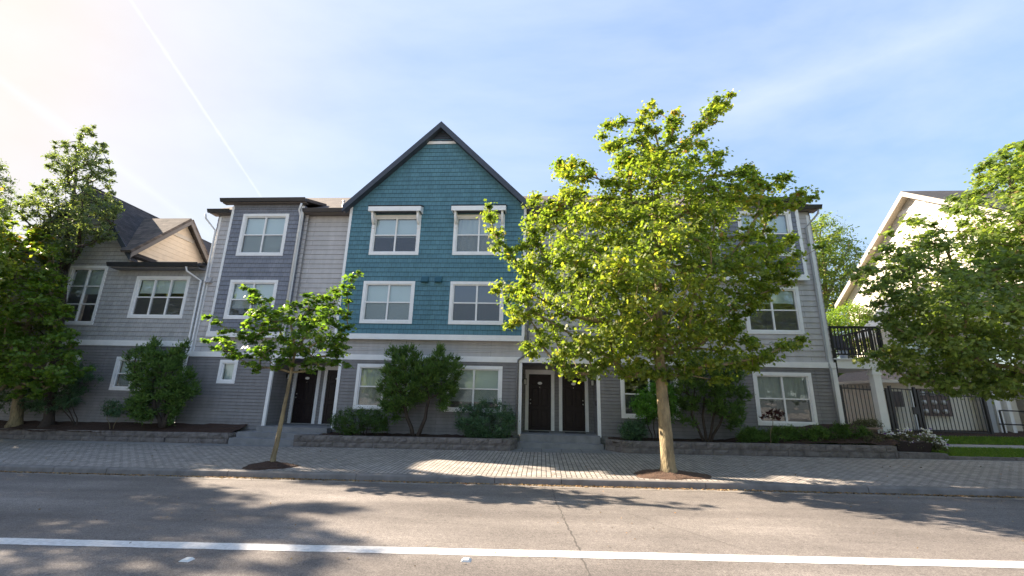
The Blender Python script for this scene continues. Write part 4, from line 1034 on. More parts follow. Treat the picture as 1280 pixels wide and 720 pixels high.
tt = [(btx, bty, bz), (btx - .01, bty, bz + .9), (btx - .03, bty + .01, bz + 1.8), (btx - .05, bty, bz + 2.7), (btx - .0, bty + .02, bz + 3.8), (btx + .06, bty - .02, bz + 5.0), (btx + .10, bty, bz + 6.4), (btx + .3, bty, bz + 8.2)]
tree('street_tree', 'tall leafy maple with thick sunlit trunk standing on the kerb before the right half', 'tree', (btx, bty, bz), (btx + .3, bty, bz + 8.2), .16, .03, [p for p, d in bp_], [min(.42, .16 + .25 * d) for p, d in bp_], 100, .092, M_leaf, M_bark, 21, fork=.27, up=.85, flat=.62, trunk_pts=tt, r1=.0085, rmax=.085, rnd_top=(5.0, .02), group='street trees along the kerb')

# --- young street tree
SM = [(250,392),(262,391),(285,406),(300,405),(310,395),(302,382),(296,368),(310,353),(325,366),(345,370),(372,376),(380,363),(400,370),(416,353),(430,345),(445,335),(455,341),(457,352),(440,367),(440,385),(437,405),(443,415),(437,430),(443,450),(430,464),(415,457),(395,470),(375,467),(365,457),(345,464),(330,462),(315,470),(300,457),(285,452),(270,442),(254,432),(247,425),(265,418),(277,410),(262,404)]
sz_ = walkz(stx, sty)
sp_ = crown_points(SM, sty, 190, .95, 5, 1.0, .17)
top = at(362, 405, sty)
tt = [(stx, sty, sz_), (stx + .03, sty, sz_ + .5), (stx + .06, sty + .01, sz_ + 1.1), (stx + .10, sty, sz_ + 1.7), (stx + .12, sty, sz_ + 2.2), (stx + .14, sty, sz_ + 2.8), (top.x, top.y, sz_ + 3.5)]
tree('street_tree', 'young maple with thin grey trunk standing on the kerb before the left porch', 'tree', (stx, sty, sz_), (top.x, top.y, sz_ + 3.5), .058, .022, [p for p, d in sp_], [min(.27, .12 + .22 * d) for p, d in sp_], 40, .105, M_leafs, M_bark, 22, fork=.52, up=1.0, flat=.45, trunk_pts=tt, r1=.006, rmax=.03, group='street trees along the kerb')

# --- right street tree (its trunk stands just outside the frame)
RT = [(1300,172),(1276,178),(1262,182),(1250,190),(1224,203),(1218,225),(1205,240),(1180,252),(1176,270),(1188,275),(1190,285),(1172,284),(1158,274),(1142,262),(1125,266),(1112,288),(1098,305),(1088,320),(1070,332),(1065,347),(1070,365),(1087,376),(1097,390),(1083,405),(1100,420),(1088,438),(1072,445),(1080,462),(1110,465),(1135,480),(1160,484),(1180,497),(1210,502),(1240,500),(1260,507),(1290,505),(1345,495),(1420,470),(1500,430),(1520,360),(1500,280),(1440,200),(1370,165)]
rtx, rty = 11.9, 10.9
rp_ = crown_points(RT, rty, 980, 2.3, 13, 1.15, .24, holes=[[(1130,300),(1150,305),(1145,320),(1128,315)], [(1230,235),(1246,240),(1240,262),(1226,255)]])
tree('street_tree', 'large full maple reaching in from the right edge of the photo', 'tree', (rtx, rty, walkz(rtx, rty)), (rtx + .1, rty, 7.6), .17, .03, [p for p, d in rp_], [min(.44, .17 + .28 * d) for p, d in rp_], 92, .088, M_leafr, M_bark, 23, fork=.3, up=.95, flat=.55, r1=.0085, rmax=.08, group='street trees along the kerb')

# --- maple at the left edge and evergreens behind it
LM = [(-120,300),(-60,282),(0,276),(22,276),(45,285),(76,295),(80,310),(72,330),(84,345),(80,365),(92,385),(98,400),(96,425),(116,440),(117,460),(96,482),(70,492),(52,508),(30,497),(15,502),(-10,500),(-60,490),(-120,470)]
lx_, ly_ = at(18, 532, 14.95).x, 14.95
lp_ = crown_points(LM, 14.0, 520, 1.4, 15, .9, .24, ymax=15.0)
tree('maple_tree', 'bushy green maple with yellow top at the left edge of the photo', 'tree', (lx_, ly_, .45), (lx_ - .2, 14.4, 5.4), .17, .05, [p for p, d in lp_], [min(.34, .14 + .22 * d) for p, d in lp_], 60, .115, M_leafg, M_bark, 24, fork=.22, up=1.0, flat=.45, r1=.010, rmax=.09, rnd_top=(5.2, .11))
EV = [(110,152),(121,160),(123,176),(134,181),(133,196),(146,211),(141,236),(150,250),(155,266),(141,279),(150,291),(148,301),(122,303),(98,318),(84,335),(78,370),(70,420),(45,430),(45,380),(50,330),(40,300),(22,270),(14,245),(30,238),(25,225),(45,233),(60,223),(54,195),(64,189),(67,175),(84,171),(92,182),(96,165)]
ep_ = crown_points(EV, 14.7, 360, 1.3, 17, .9, .24, edge=.05, ymax=15.05)
eb = at(62, 520, 15.0)
tree('evergreen_tree', 'tall dark evergreen rising behind the left maple above the grey roof', 'tree', (eb.x, 15.0, .5), (at(100, 175, 14.9).x, 14.9, 12.0), .15, .03, [p for p, d in ep_], [min(.26, .10 + .2 * d) for p, d in ep_], 62, .105, M_ever, M_barkd, 25, shape=OVAL, fork=.3, up=.2, r1=.010, rmax=.07, flat=.8)
FL = [(-8,192),(4,200),(12,206),(16,230),(22,262),(12,277),(-5,300),(-60,330),(-110,300),(-110,220),(-60,190),(-30,170)]
fp_ = crown_points(FL, 18.0, 220, 1.6, 18, 1.0, .3)
fb = at(-50, 400, 18.0)
tree('evergreen_tree', 'dark evergreen crown at the far left edge beyond the yellow-topped maple', 'tree', (fb.x - 2.5, 18.0, .5), (at(-50, 200, 18).x, 18, 12.5), .22, .04, [p for p, d in fp_], .32, 70, .12, M_ever, M_barkd, 26, shape=OVAL, fork=.4, up=.2, r1=.011, rmax=.08, flat=.8)

# --- trees behind on the right
BT = [(1018,275),(1030,268),(1045,280),(1058,285),(1062,300),(1070,308),(1080,318),(1078,335),(1062,350),(1060,380),(1050,405),(1040,430),(1000,440),(960,430),(950,330),(980,290)]
bt_ = crown_points(BT, 30, 300, 2.6, 19, 1.0, .5)
tree('background_tree', 'pale green poplar behind the right end of the townhouses', 'tree', (at(1020, 500, 30).x, 30, .3), (at(1030, 300, 30).x, 30, 13.2), .3, .06, [p for p, d in bt_], .75, 90, .19, M_leafr, M_bark, 27, shape=OVAL, fork=.35, r1=.02, rmax=.12)
BS = [(1030,400),(1040,385),(1060,380),(1085,378),(1100,392),(1108,405),(1100,425),(1080,440),(1050,450),(1030,440)]
bs_ = crown_points(BS, 25, 130, 1.6, 20, 1.0, .35)
tree('background_tree', 'low yellow-green tree behind the black balcony railing', 'tree', (at(1066, 500, 25).x, 25, .9), (at(1066, 410, 25).x, 25, 6), .12, .04, [p for p, d in bs_], .55, 80, .13, M_leafg, M_bark, 28, shape=OVAL, fork=.4, r1=.012, rmax=.06)

# --- conifer-like and broadleaf shrubs in the beds
def shrub(name, label, cat, outline, Y0, n, maxd, rad, per, size, m_, mb_, seed, base, stems=3, shape=OVAL, group=None, dfac=1.0, rmin=.12, mode='leaf', ymin=None, ymax=None, holes=(), stemr=.03, up=.5, spread=.2, r1=.006):
    pts = crown_points(outline, Y0, n, maxd, seed, dfac, rmin, ymin, ymax, holes, .03)
    base = Vector(base); e = empty(name, base, label, cat, group); rg = random.Random(seed)
    P0 = [p for p, d in pts]; cx = sum((p for p in P0), Vector()) / len(P0)
    wood = []; mb = MB()
    for k in range(stems):
        a = (k - (stems - 1) / 2) / max(1, stems - 1) if stems > 1 else 0
        tgt = Vector((base.x + (cx.x - base.x) * .7 + a * spread * 2, cx.y + rg.uniform(-.1, .1), base.z + (cx.z - base.z) * 1.0)); pp = []
        for q_ in range(7):
            t = q_ / 6; pp.append(base.lerp(tgt, t) + Vector((a * spread * math.sin(t * math.pi) * 1.2 + rg.uniform(-.03, .03), rg.uniform(-.03, .03), 0)) * (q_ > 0))
        pp[0] = base + Vector((a * .12, 0, -.05)); mb.tube(pp, [stemr * (1 - .1 * q_) for q_ in range(7)], 8); wood += pp[2:]
    obj('stem', mb, mb_, e, smooth=True)
    nodes, par, w_, ln_, nt_ = skeleton(wood, P0, seed, .3, .06); bb = MB(); branches(bb, nodes, par, w_, nt_, r1, stemr * .7, n=5); obj('branches', bb, mb_, e, smooth=True)
    P, nn, sz, rnd = clumpleaves(P0, rad, per, size, seed, up=up, flat=.9, outc=tuple(cx), outw=.4)
    if mode == 'sprig':                          # flame-like tufts: sprigs point up and out
        rgn = np.random.default_rng(seed); C = np.repeat(np.array([tuple(p) for p in P0]), per, axis=0)
        d = (P - C); o = P - np.array(tuple(cx)); o /= np.linalg.norm(o, axis=1, keepdims=True)
        b = d / (np.linalg.norm(d, axis=1, keepdims=True) + 1e-6) * .6 + o * .5 + rgn.normal(size=P.shape) * .35; b[:, 2] += .75
        b /= np.linalg.norm(b, axis=1, keepdims=True); t = np.cross(b, rgn.normal(size=P.shape)); t /= np.linalg.norm(t, axis=1, keepdims=True)
        leafmesh2('foliage', P, t, b, np.cross(t, b), sz, shape, m_, e, rnd)
    else:
        leafmesh('foliage', P, nn, sz, shape, m_, e, rnd)
    return e
J1 = [(170,437),(182,432),(190,420),(196,425),(205,440),(222,432),(236,426),(233,445),(229,455),(240,462),(246,480),(250,490),(236,498),(226,512),(220,526),(212,530),(208,512),(200,508),(188,524),(168,524),(158,512),(158,500),(162,490),(165,480),(156,468),(165,462),(158,448),(160,440)]
b1 = at(204, 533, 14.85)
shrub('juniper', 'tall twisted green juniper standing before the left house', 'shrub', J1, 14.75, 300, .55, .15, 74, .10, M_juni, M_barkd, 31, (b1.x, 14.85, b1.z), 3, SPRIG, dfac=.9, mode='sprig', ymax=15.2, stemr=.07, spread=.25, holes=[[(178,505),(200,500),(205,512),(185,514)]])
J2 = [(474,470),(483,450),(485,433),(500,437),(512,428),(522,440),(530,447),(545,440),(552,430),(560,445),(572,447),(580,462),(570,475),(573,490),(560,500),(557,515),(548,510),(545,490),(532,500),(515,505),(505,515),(495,525),(482,515),(474,505),(480,495),(472,485)]
b2 = at(519, 547, 14.75)
shrub('juniper', 'twisted juniper with bare forked trunks between the two porches', 'shrub', J2, 14.7, 300, .55, .15, 74, .10, M_juni, M_barkd, 32, (b2.x, 14.75, b2.z), 2, SPRIG, dfac=.9, mode='sprig', ymax=15.15, stemr=.075, spread=.35)
J3 = [(842,470),(855,448),(880,443),(900,443),(920,453),(936,470),(930,482),(940,498),(927,508),(932,525),(915,538),(900,530),(890,520),(880,500),(870,515),(866,540),(855,540),(846,522),(845,500),(839,486)]
b3 = at(884, 554, 14.85)
shrub('juniper', 'dark wispy juniper with bare curving branches right of the big street tree', 'shrub', J3, 14.8, 200, .55, .15, 60, .105, M_juni, M_barkd, 33, (b3.x, 14.85, b3.z), 4, SPRIG, dfac=.9, mode='sprig', ymax=15.2, stemr=.05, spread=.45)
H1 = [(414,522),(420,514),(440,511),(470,512),(484,520),(485,536),(478,544),(462,536),(450,540),(440,546),(425,542),(416,535)]
b = at(452, 548, 14.75); shrub('clipped_shrub', 'low clipped dome shaped shrub beside the left porch steps', 'shrub', H1, 14.72, 170, .5, .13, 110, .042, M_hedge, M_barkd, 34, (b.x, 14.75, b.z), 4, OVAL, rmin=.10, ymax=15.2, stemr=.02)
H2 = [(567,516),(580,505),(590,507),(600,502),(620,499),(636,505),(643,520),(641,545),(625,550),(600,551),(582,546),(570,532)]
b = at(606, 550, 14.72); shrub('leafy_shrub', 'round dark green shrub under the window left of the centre porch', 'shrub', H2, 14.7, 170, .55, .16, 85, .075, M_shrub, M_barkd, 35, (b.x, 14.72, b.z), 4, LANCE, rmin=.11, ymax=15.2, stemr=.02)
H3 = [(774,538),(782,528),(795,524),(806,528),(808,545),(800,550),(782,549)]
b = at(792, 550, 14.75); shrub('leafy_shrub', 'small dark green shrub just right of the centre porch', 'shrub', H3, 14.72, 80, .4, .14, 70, .07, M_shrub, M_barkd, 36, (b.x, 14.75, b.z), 3, LANCE, rmin=.11, ymax=15.2, stemr=.014)
H4 = [(793,502),(805,483),(820,477),(838,480),(846,500),(842,522),(836,530),(822,520),(812,535),(800,525),(788,514)]
b = at(818, 552, 14.8); shrub('leafy_shrub', 'upright bright green shrub with drooping leaves beside the big tree trunk', 'shrub', H4, 14.75, 90, .4, .17, 55, .13, M_bright, M_barkd, 37, (b.x, 14.8, b.z), 3, LANCE, rmin=.12, ymax=15.2, stemr=.02, up=.1)
H5 = [(131,512),(140,504),(152,506),(156,520),(148,532),(137,530)]
b = at(140, 535, 14.8); shrub('leafy_shrub', 'small leafy shrub with two pale stems left of the twisted juniper', 'shrub', [(127,508),(136,499),(150,502),(156,514),(148,522),(134,520)], 14.8, 40, .25, .13, 60, .07, M_shrub, M_bark, 38, (b.x, 14.8, b.z), 2, LANCE, rmin=.1, ymax=15.2, stemr=.012)
H6 = [(75,470),(100,455),(120,462),(132,475),(125,490),(105,505),(85,500)]
b = at(95, 530, 15.0); shrub('leafy_shrub', 'dark rhododendron bush under the left house window behind the maple', 'shrub', [(-10,500),(10,470),(75,462),(100,455),(120,458),(128,470),(120,488),(105,502),(80,512),(40,515),(0,515)], 15.0, 150, .3, .18, 70, .10, M_shrub, M_barkd, 39, (b.x, 15.0, b.z), 3, LANCE, rmin=.14, ymax=15.25, stemr=.02)
# low juniper row
lows = [([(923,545),(926,538),(940,534),(955,538),(962,548),(958,556),(930,556)], 'low dark green groundcover juniper at the left end of the row'),
        ([(958,548),(966,536),(985,533),(1003,537),(1008,548),(1000,557),(965,557)], 'low dark juniper behind the small red maple'),
        ([(1003,547),(1012,537),(1028,533),(1036,540),(1038,556),(1008,557)], 'low dark juniper under the right corner of the ground floor window'),
        ([(1030,545),(1040,532),(1060,529),(1082,534),(1090,546),(1080,557),(1036,557)], 'low brownish juniper in front of the right corner of the townhouses')]
for i, (o_, lab) in enumerate(lows):
    cxp = sum(p[0] for p in o_) / len(o_); b = at(cxp, 557, 14.8)
    shrub('low_juniper', lab, 'shrub', o_, 14.75, 70, .45, .13, 90, .06, M_juni if i < 3 else M_hedge, M_barkd, 40 + i, (b.x, 14.8, b.z), 2, SPRIG, rmin=.09, ymax=15.25, stemr=.012, mode='sprig', group='low junipers in the right bed')
b = at(963, 558, 14.45)
shrub('dwarf_maple', 'tiny dark red leaved maple with thin pale stem in the right bed', 'tree', [(950,521),(955,514),(968,511),(982,514),(987,521),(978,523),(974,529),(968,523),(958,524)], 14.5, 30, .22, .06, 18, .055, M_redleaf, M_bark, 45, (b.x, 14.45, b.z), 1, MAPLE, rmin=.05, stemr=.016, r1=.003)

# ================================================================== RIGHT SIDE
def lawn_z(x, y): return walkz(x, 14.2) + .02 + .20 * (y - 14.2) * (y < 17.4) + (.64 if y >= 17.4 else 0)
tag(obj('lawn_ground', sheet(lawn_z, [10.4, 12, 14, 16, 18, 22, 30], [14.25, 14.8, 15.4, 16, 16.6, 17.39, 19, 24, 40]), M_mulch), kind='structure')
dd = (15.27, 15.65)
pth = obj('garden_path', sheet(lambda x, y: lawn_z(x, y) + .012, [12.2, 14, 16, 18, 22, 30], [15.27, 15.62]), M_conc); tag(pth, kind='structure')
def blades(label, x0, x1, yfa, yfb, n, seed):
    rg = np.random.default_rng(seed); X = rg.uniform(x0, x1, n); u = rg.random(n); Y = yfa(X) + (yfb(X) - yfa(X)) * u
    Z = np.array([lawn_z(a, b_) for a, b_ in zip(X, Y)]); P = np.stack([X, Y, Z + .03], 1)
    b_ = rg.normal(size=(n, 3)) * .35; b_[:, 2] += 1; b_ /= np.linalg.norm(b_, axis=1, keepdims=True); t = np.cross(b_, rg.normal(size=(n, 3))); t /= np.linalg.norm(t, axis=1, keepdims=True)
    o = leafmesh2('grass', P, t, b_, np.cross(t, b_), np.full(n, .085) * rg.uniform(.7, 1.3, n), [(-.07, -.5, 0), (.07, -.5, 0), (.05, .1, .03), (0, .5, .1), (-.05, .1, .03)], M_blade, None, rg.random(n), origin=(x0, float(yfa(X).mean()), .4))
    tag(o, label, 'grass', kind='stuff')
blades('bright green strip of lawn between the sidewalk and the narrow path', 11.6, 24, lambda x: 14.35 + 0 * x, lambda x: 15.24 + 0 * x, 26000, 51)
blades('green strip of lawn between the narrow path and the fence', 12.6, 24, lambda x: 15.66 + 0 * x, lambda x: 16.5 + 0 * x, 20000, 52)
# low kerb of the lawn
wallb = MB()
for k in range(14):
    x0 = 11.75 + k * .92; x1 = x0 + .90; z = walkz(x0, 14.2); wallb.box(x0, x1, 14.16, 14.33, z - .1, z + .085)
tag(obj('lawn_edging', wallb, M_block, bevel=.01, origin=(12, 14.2, .4)), 'low stone edging along the front of the bright lawn', 'edging')
# gap paving between wall end and lawn
# balcony on a white post
bal = empty('balcony', (10.6, 15.6, 3.0), 'white balcony with black railing at the right end of the townhouses', 'balcony')
by0, by1 = 15.50, 17.6; bx0, bx1 = 9.86, 11.55
obj('deck', MB().box(bx0, bx1, by0, by1, 3.05, 3.34), M_white, bal, bevel=.006)
obj('deck_edge', MB().box(bx0, bx1 + .05, by0 - .05, by1, 3.342, 3.38), M_white, bal)
mb = MB(); mb.box(bx0, bx0 + .09, by0 - .02, by0 + .07, 2.75, 4.5); obj('corner_post', mb, M_black, bal)
for side_ in (0, 1):
    mb = MB()
    if side_ == 0:
        mb.box(bx0 + .09, bx1 + .02, by0 - .03, by0 + .06, 4.42, 4.49); mb.box(bx0 + .09, bx1, by0, by0 + .04, 3.50, 3.55)
        x = bx0 + .19
        while x < bx1 - .05: mb.box(x, x + .028, by0 + .006, by0 + .034, 3.551, 4.419); x += .115
    else:
        mb.box(bx1 - .06, bx1 + .02, by0 + .061, by1, 4.42, 4.49); mb.box(bx1 - .04, bx1, by0 + .041, by1, 3.50, 3.55)
        y = by0 + .15
        while y < by1 - .05: mb.box(bx1 - .034, bx1 - .006, y, y + .028, 3.551, 4.419); y += .115
        mb.box(bx1 - .07, bx1 + .01, by0 - .02, by0 + .06, 3.38, 4.42)
    obj('railing', mb, M_black, bal)
# things on the balcony
t_ = empty('patio_chair', (10.9, 16.4, 3.38), 'dark folding chair standing behind the balcony railing', 'chair')
mb = MB(); mb.box(10.68, 11.12, 16.2, 16.62, 3.80, 3.84); obj('seat', mb, mat('chair_fabric', (.05, .045, .05), .8), t_)
mb = MB(); mb.hexa([(10.68, 16.60, 3.86), (11.12, 16.60, 3.86), (11.12, 16.63, 3.86), (10.68, 16.63, 3.86), (10.68, 16.78, 4.36), (11.12, 16.78, 4.36), (11.12, 16.81, 4.36), (10.68, 16.81, 4.36)]); obj('backrest', mb, mat('chair_fabric', (.05, .045, .05), .8), t_)
for x in (10.68, 11.10):
    for y in (16.2, 16.6): obj('leg', MB().box(x, x + .02, y, y + .02, 3.381, 3.80), M_black, t_)
mb = MB(); mb.lathe((10.45, 15.85, 3.381), [(.10, 0), (.13, .28), (.14, .3), (.12, .3), (.11, .26)], 14); o = obj('flower_pot', mb, mat('blue_white_pot', (.5, .55, .65), .4), origin=(10.45, 15.85, 3.38), smooth=True); tag(o, 'pale blue pot on the balcony deck behind the railing', 'pot')
# white post
cb = at(1103, 545, 15.5); colx = (at(1094, 467, 15.5).x + at(1106, 543, 15.5).x) / 2 + .08
pst = empty('porch_post', (colx, 15.58, .9), 'square white post holding up the right balcony', 'post')
obj('shaft', MB().box(colx - .12, colx + .12, 15.51, 15.73, .72, 3.045), M_white, pst, bevel=.008)
obj('capital', MB().box(colx - .15, colx + .15, 15.49, 15.77, 2.86, 2.93), M_white, pst)
# fence
def fence(x0, x1, Y, label, gate=False):
    e = empty('iron_gate' if gate else 'iron_fence', (x0, Y, 1.0), label, 'gate' if gate else 'fence')
    zt, zb = 2.42, .98; 
    if gate: zt = 2.52
    zof = lambda x: -.012 * (x - 12) * 4
    mb = MB(); mb.bar((x0, Y, zt + zof(x0)), (x1, Y, zt + zof(x1)), .035, .04); obj('rail', mb, M_black, e)
    mb = MB(); mb.bar((x0, Y, zb + .08), (x1, Y, zb + .08 + zof(x1) * .2), .035, .04); obj('rail', mb, M_black, e)
    n = int((x1 - x0) / .128); 
    for k in range(1, n):
        x = x0 + (x1 - x0) * k / n; obj('bar', MB().box(x - .009, x + .009, Y - .009, Y + .009, zb, zt + zof(x) + (0.0 if gate else .14)), M_black, e)
    for x in (x0, x1): obj('post', MB().box(x - .04, x + .04, Y - .04, Y + .04, .7, zt + zof(x) + .1), M_black, e)
    if gate: obj('latch', MB().box(x1 - .2, x1 - .06, Y - .07, Y - .02, 1.6, 1.85), M_black, e)
fence(10.9, 12.48, 17.0, 'black iron fence left of the gate, behind the white post'); fence(12.60, 13.42, 17.0, 'black iron gate between two fence sections', True); fence(13.54, 15.72, 17.0, 'black iron fence right of the gate, in front of the meters')
# utility shed with meters
sh = empty('utility_shed', (13, 18.0, .9), 'small cream shed with brown roof behind the iron fence', 'shed')
sx0, sx1, sy0, sy1, szt = 12.85, 17.4, 17.65, 20.2, 2.86
obj('front_wall', siding(rect(sx0, sx1, .9, szt), [], .9, .115, .008, (0, sy0, 0), FX, FN), M_cream, sh)
obj('side_wall', siding(rect(0, sy1 - sy0, .9, szt), [], .9, .115, .008, (sx0, sy0, 0), (0, 1, 0), (-1, 0, 0)), M_cream, sh)
mb = MB(); roofquad(mb, [(sx0 - .35, sy0 - .4, szt - .05), (sx1 + .2, sy0 - .4, szt - .05), (sx1 + .2, 19.0, szt + .75), (sx0 + .6, 19.0, szt + .75)], .07); obj('roof', mb, mat('brown_shingle', (.22, .18, .155), .95, noise=.25, nscale=20), sh)
mb = MB(); roofquad(mb, [(sx0 - .35, sy1 + .4, szt - .05), (sx0 - .35, sy0 - .4, szt - .05), (sx0 + .6, 19.0, szt + .75), (sx0 + .61, 19.01, szt + .75)], .07); obj('roof', mb, MATS['brown_shingle'] if 'brown_shingle' in MATS else M_roof, sh)
obj('fascia', MB().box(sx0 - .36, sx1 + .2, sy0 - .44, sy0 - .405, szt - .15, szt - .04), M_offwhite, sh)
obj('fascia', MB().box(sx0 - .39, sx0 - .355, sy0 - .44, sy1 + .4, szt - .15, szt - .04), M_offwhite, sh)
obj('trim_board', MB().box(13.72, 13.86, sy0 - .05, sy0, .9, szt - .1), M_white, sh)
mp = empty('meter_panel', (15, 17.6, 1.7), 'nine round glass electric meters on a grey panel behind the fence', 'meter panel')
ma, mc = at(1150, 490, 17.58), at(1180, 516, 17.58)
obj('panel', MB().box(ma.x - .12, mc.x + .28, 17.54, 17.62, mc.z - .12, ma.z + .12), mat('meter_panel_paint', (.16, .12, .11), .6), mp)
for r_ in range(3):
    for c_ in range(3):
        x = ma.x + (mc.x - ma.x) * (c_ / 2) ; z = ma.z + (mc.z - ma.z) * (r_ / 2.3) - .05
        obj('meter', MB().tube([(x, 17.54, z), (x, 17.50, z), (x, 17.44, z), (x, 17.42, z)], [.085, .085, .075, .03], 14), mat('meter_glass', (.62, .62, .62), .15), mp, smooth=True)
bx_ = at(1120, 505, 17.6); o = obj('utility_cabinet', MB().box(bx_.x - .25, bx_.x + .12, 17.40, 17.61, bx_.z - .1, bx_.z + .45), mat('cabinet_paint', (.12, .10, .10), .5), origin=(bx_.x, 17.5, bx_.z), bevel=.01); tag(o, 'dark wall cabinet on the shed left of the meters', 'cabinet')
# white posts and handrail at right
for i, (px, pya, pyb, w_) in enumerate([(1231, 480, 542, .22), (1243, 488, 542, .18), (1258, 498, 541, .12)]):
    a, b = at(px, pya, 17.3), at(px + 6, pyb, 17.3); x = (a.x + b.x) / 2
    o = obj('entry_post', MB().box(x - w_ / 2, x + w_ / 2, 17.2, 17.4, .9, 2.6), M_copper if i == 0 else M_white, origin=(x, 17.3, .9), bevel=.006)
    tag(o, ['grey square post at the right end of the iron fence', 'wide white post just right of the grey post', 'slim white post, the rightmost of the posts beside the shed'][i], 'post')
hr = empty('handrail', (17, 17.1, 1.0), 'thin metal handrail of two rails at the right edge of the photo', 'handrail')
for py in (513, 530):
    a = at(1249, py, 17.1); mb = MB(); mb.tube([(a.x, 17.1, a.z), (a.x + 3.0, 17.1, a.z - .05)], .02, 8); obj('rail', mb, M_black, hr)
for k in range(3): obj('post', MB().box(a.x + .1 + k * 1.3, a.x + .14 + k * 1.3, 17.08, 17.12, .9, at(1249, 513, 17.1).z), M_black, hr)
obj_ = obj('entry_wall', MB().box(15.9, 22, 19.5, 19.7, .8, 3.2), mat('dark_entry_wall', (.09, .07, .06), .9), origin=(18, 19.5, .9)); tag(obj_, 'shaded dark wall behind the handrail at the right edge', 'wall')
# white house far right, sunlit side gable
wh = empty('white_house', (18, 20, .8), 'white sided house with sunlit gable behind the right tree', 'building')
hx = 18.0; hpY, hpZ = 20.55, 12.0; sl = .70; hy0, hy1 = 15.6, 26.2
fz = lambda y: hpZ - sl * abs(y - hpY)
ZE0, ZE1 = fz(hy0), fz(hy1)
def fwall(z):
    a = 0 if z < ZE0 else (hpY - (hpZ - z) / sl) - hy0
    b = hy1 - hy0 if z < ZE1 else (hpY + (hpZ - z) / sl) - hy0
    return (a, b)
obj('side_wall', siding(dict(z=(.8, hpZ - .01), knots=sorted([ZE0, ZE1]), f=fwall), [(2.2, 3.6, 3.2, 4.9), (6.0, 7.4, 3.2, 4.9)], .8, .20, .012, (hx, hy0, 0), (0, 1, 0), (-1, 0, 0)), mat('white_house_siding', (.60, .57, .51), .7, noise=.04, nscale=3), wh)
obj('front_wall', siding(rect(hx, hx + 10, .8, ZE0), [], .8, .20, .012, (0, hy0, 0), FX, FN), MATS['white_house_siding'], wh)
for s_, ye in ((-1, hy0 - .45), (1, hy1 + .45)):
    c = [(hx - .45, ye, fz(ye) + .08), (hx + 10, ye, fz(ye) + .08), (hx + 10, hpY, hpZ + .16), (hx - .45, hpY, hpZ + .16)]
    if s_ > 0: c = [c[1], c[0], c[3], c[2]]
    mb = MB(); roofquad(mb, c, .1); obj('roof', mb, M_roofd, wh)
    a, b = Vector((hx - .46, ye, fz(ye) + .06)), Vector((hx - .46, hpY, hpZ + .14)); dn = Vector((0, 0, -.26))
    obj('rake_board', MB().prism([a, b, b + dn, a + dn], (.04, 0, 0)), mat('taupe_fascia', (.34, .31, .29), .7), wh)
    obj('rake_soffit', MB().quad([a + Vector((.03, 0, -.14)), b + Vector((.03, 0, -.14)), b + Vector((.46, 0, -.14)), a + Vector((.46, 0, -.14))]), mat('beige_soffit', (.42, .36, .28), .8), wh)
obj('trim_board', MB().box(hx - .05, hx, hpY - 1.0, hpY + 1.0, hpZ - .78, hpZ - .60), M_white, wh)
# lower wing in front of it with a pale green awning
wg = empty('white_wing', (15.5, 19.5, .8), 'small white gabled wing seen between balcony and right tree', 'building')
wv = at(1100, 440, 21).x
obj('front_wall', siding(dict(z=(2.6, 7.6), knots=[5.2], f=lambda z: (wv - .2, wv + 4.6) if z < 5.2 else (wv - .2 + (z - 5.2) * .95, wv + 4.6 - (z - 5.2) * .95)), [], .8, .18, .012, (0, 21, 0), FX, FN), MATS['white_house_siding'], wg)
a, b = Vector((wv - .45, 20.8, 4.95)), Vector((wv + 2.2, 20.8, 7.75)); dn = Vector((0, 0, -.24)); obj('rake_board', MB().prism([a, b, b + dn, a + dn], (0, .04, 0)), M_cream, wg)
mb = MB(); roofquad(mb, [(wv - .5, 20.8, 4.97), (wv - .5, 21.9, 4.97), (wv + 2.2, 21.9, 7.78), (wv + 2.2, 20.8, 7.78)][::-1], .08); obj('roof', mb, M_cream, wg)
aw = at(1143, 437, 20.6); mb = MB(); mb.hexa([(aw.x - .6, 20.1, aw.z - .25), (aw.x + .7, 20.1, aw.z - .25), (aw.x + .7, 20.95, aw.z + .0), (aw.x - .6, 20.95, aw.z + .0), (aw.x - .6, 20.1, aw.z - .05), (aw.x + .7, 20.1, aw.z - .05), (aw.x + .7, 20.95, aw.z + .35), (aw.x - .6, 20.95, aw.z + .35)]); obj('awning', mb, M_awn, wg)
# hedge seen under the balcony
bb_ = at(1052, 520, 22)
shrub('background_hedge', 'sunlit yellow-green hedge seen under the balcony', 'hedge', [(1036,505),(1040,468),(1052,458),(1075,462),(1085,500),(1080,520),(1045,525)], 22, 110, .8, .3, 80, .10, M_leafg, M_barkd, 60, (bb_.x, 22, .9), 3, OVAL, rmin=.2, stemr=.03)
# pots and planters
pa = at(1085, 532, 15.3)
t_ = empty('planter_pot', (pa.x, 15.3, .8), 'wide clay pot of silvery herbs left of the white post', 'planter')
mb = MB(); mb.lathe((pa.x, 15.3, .82), [(.24, 0), (.32, .28), (.35, .30), (.35, .36), (.30, .36), (.28, .30)], 24); obj('pot', mb, mat('tan_clay', (.27, .19, .15), .8, noise=.2), t_, smooth=True)
rg = random.Random(3); C_ = [Vector((pa.x + rg.uniform(-.3, .3), 15.3 + rg.uniform(-.25, .25), 1.20 + rg.uniform(0, .2))) for _ in range(26)]
P, nn, sz2, rnd = clumpleaves(C_, .12, 50, .07, 5, up=.2); leafmesh('herbs', P, nn, sz2, LANCE, M_greyleaf, t_, rnd)
fa = at(1135, 553, 14.75)
t_ = empty('flower_planter', (fa.x, 14.75, .5), 'dark planter box overflowing with white and purple flowers at the lawn corner', 'planter')
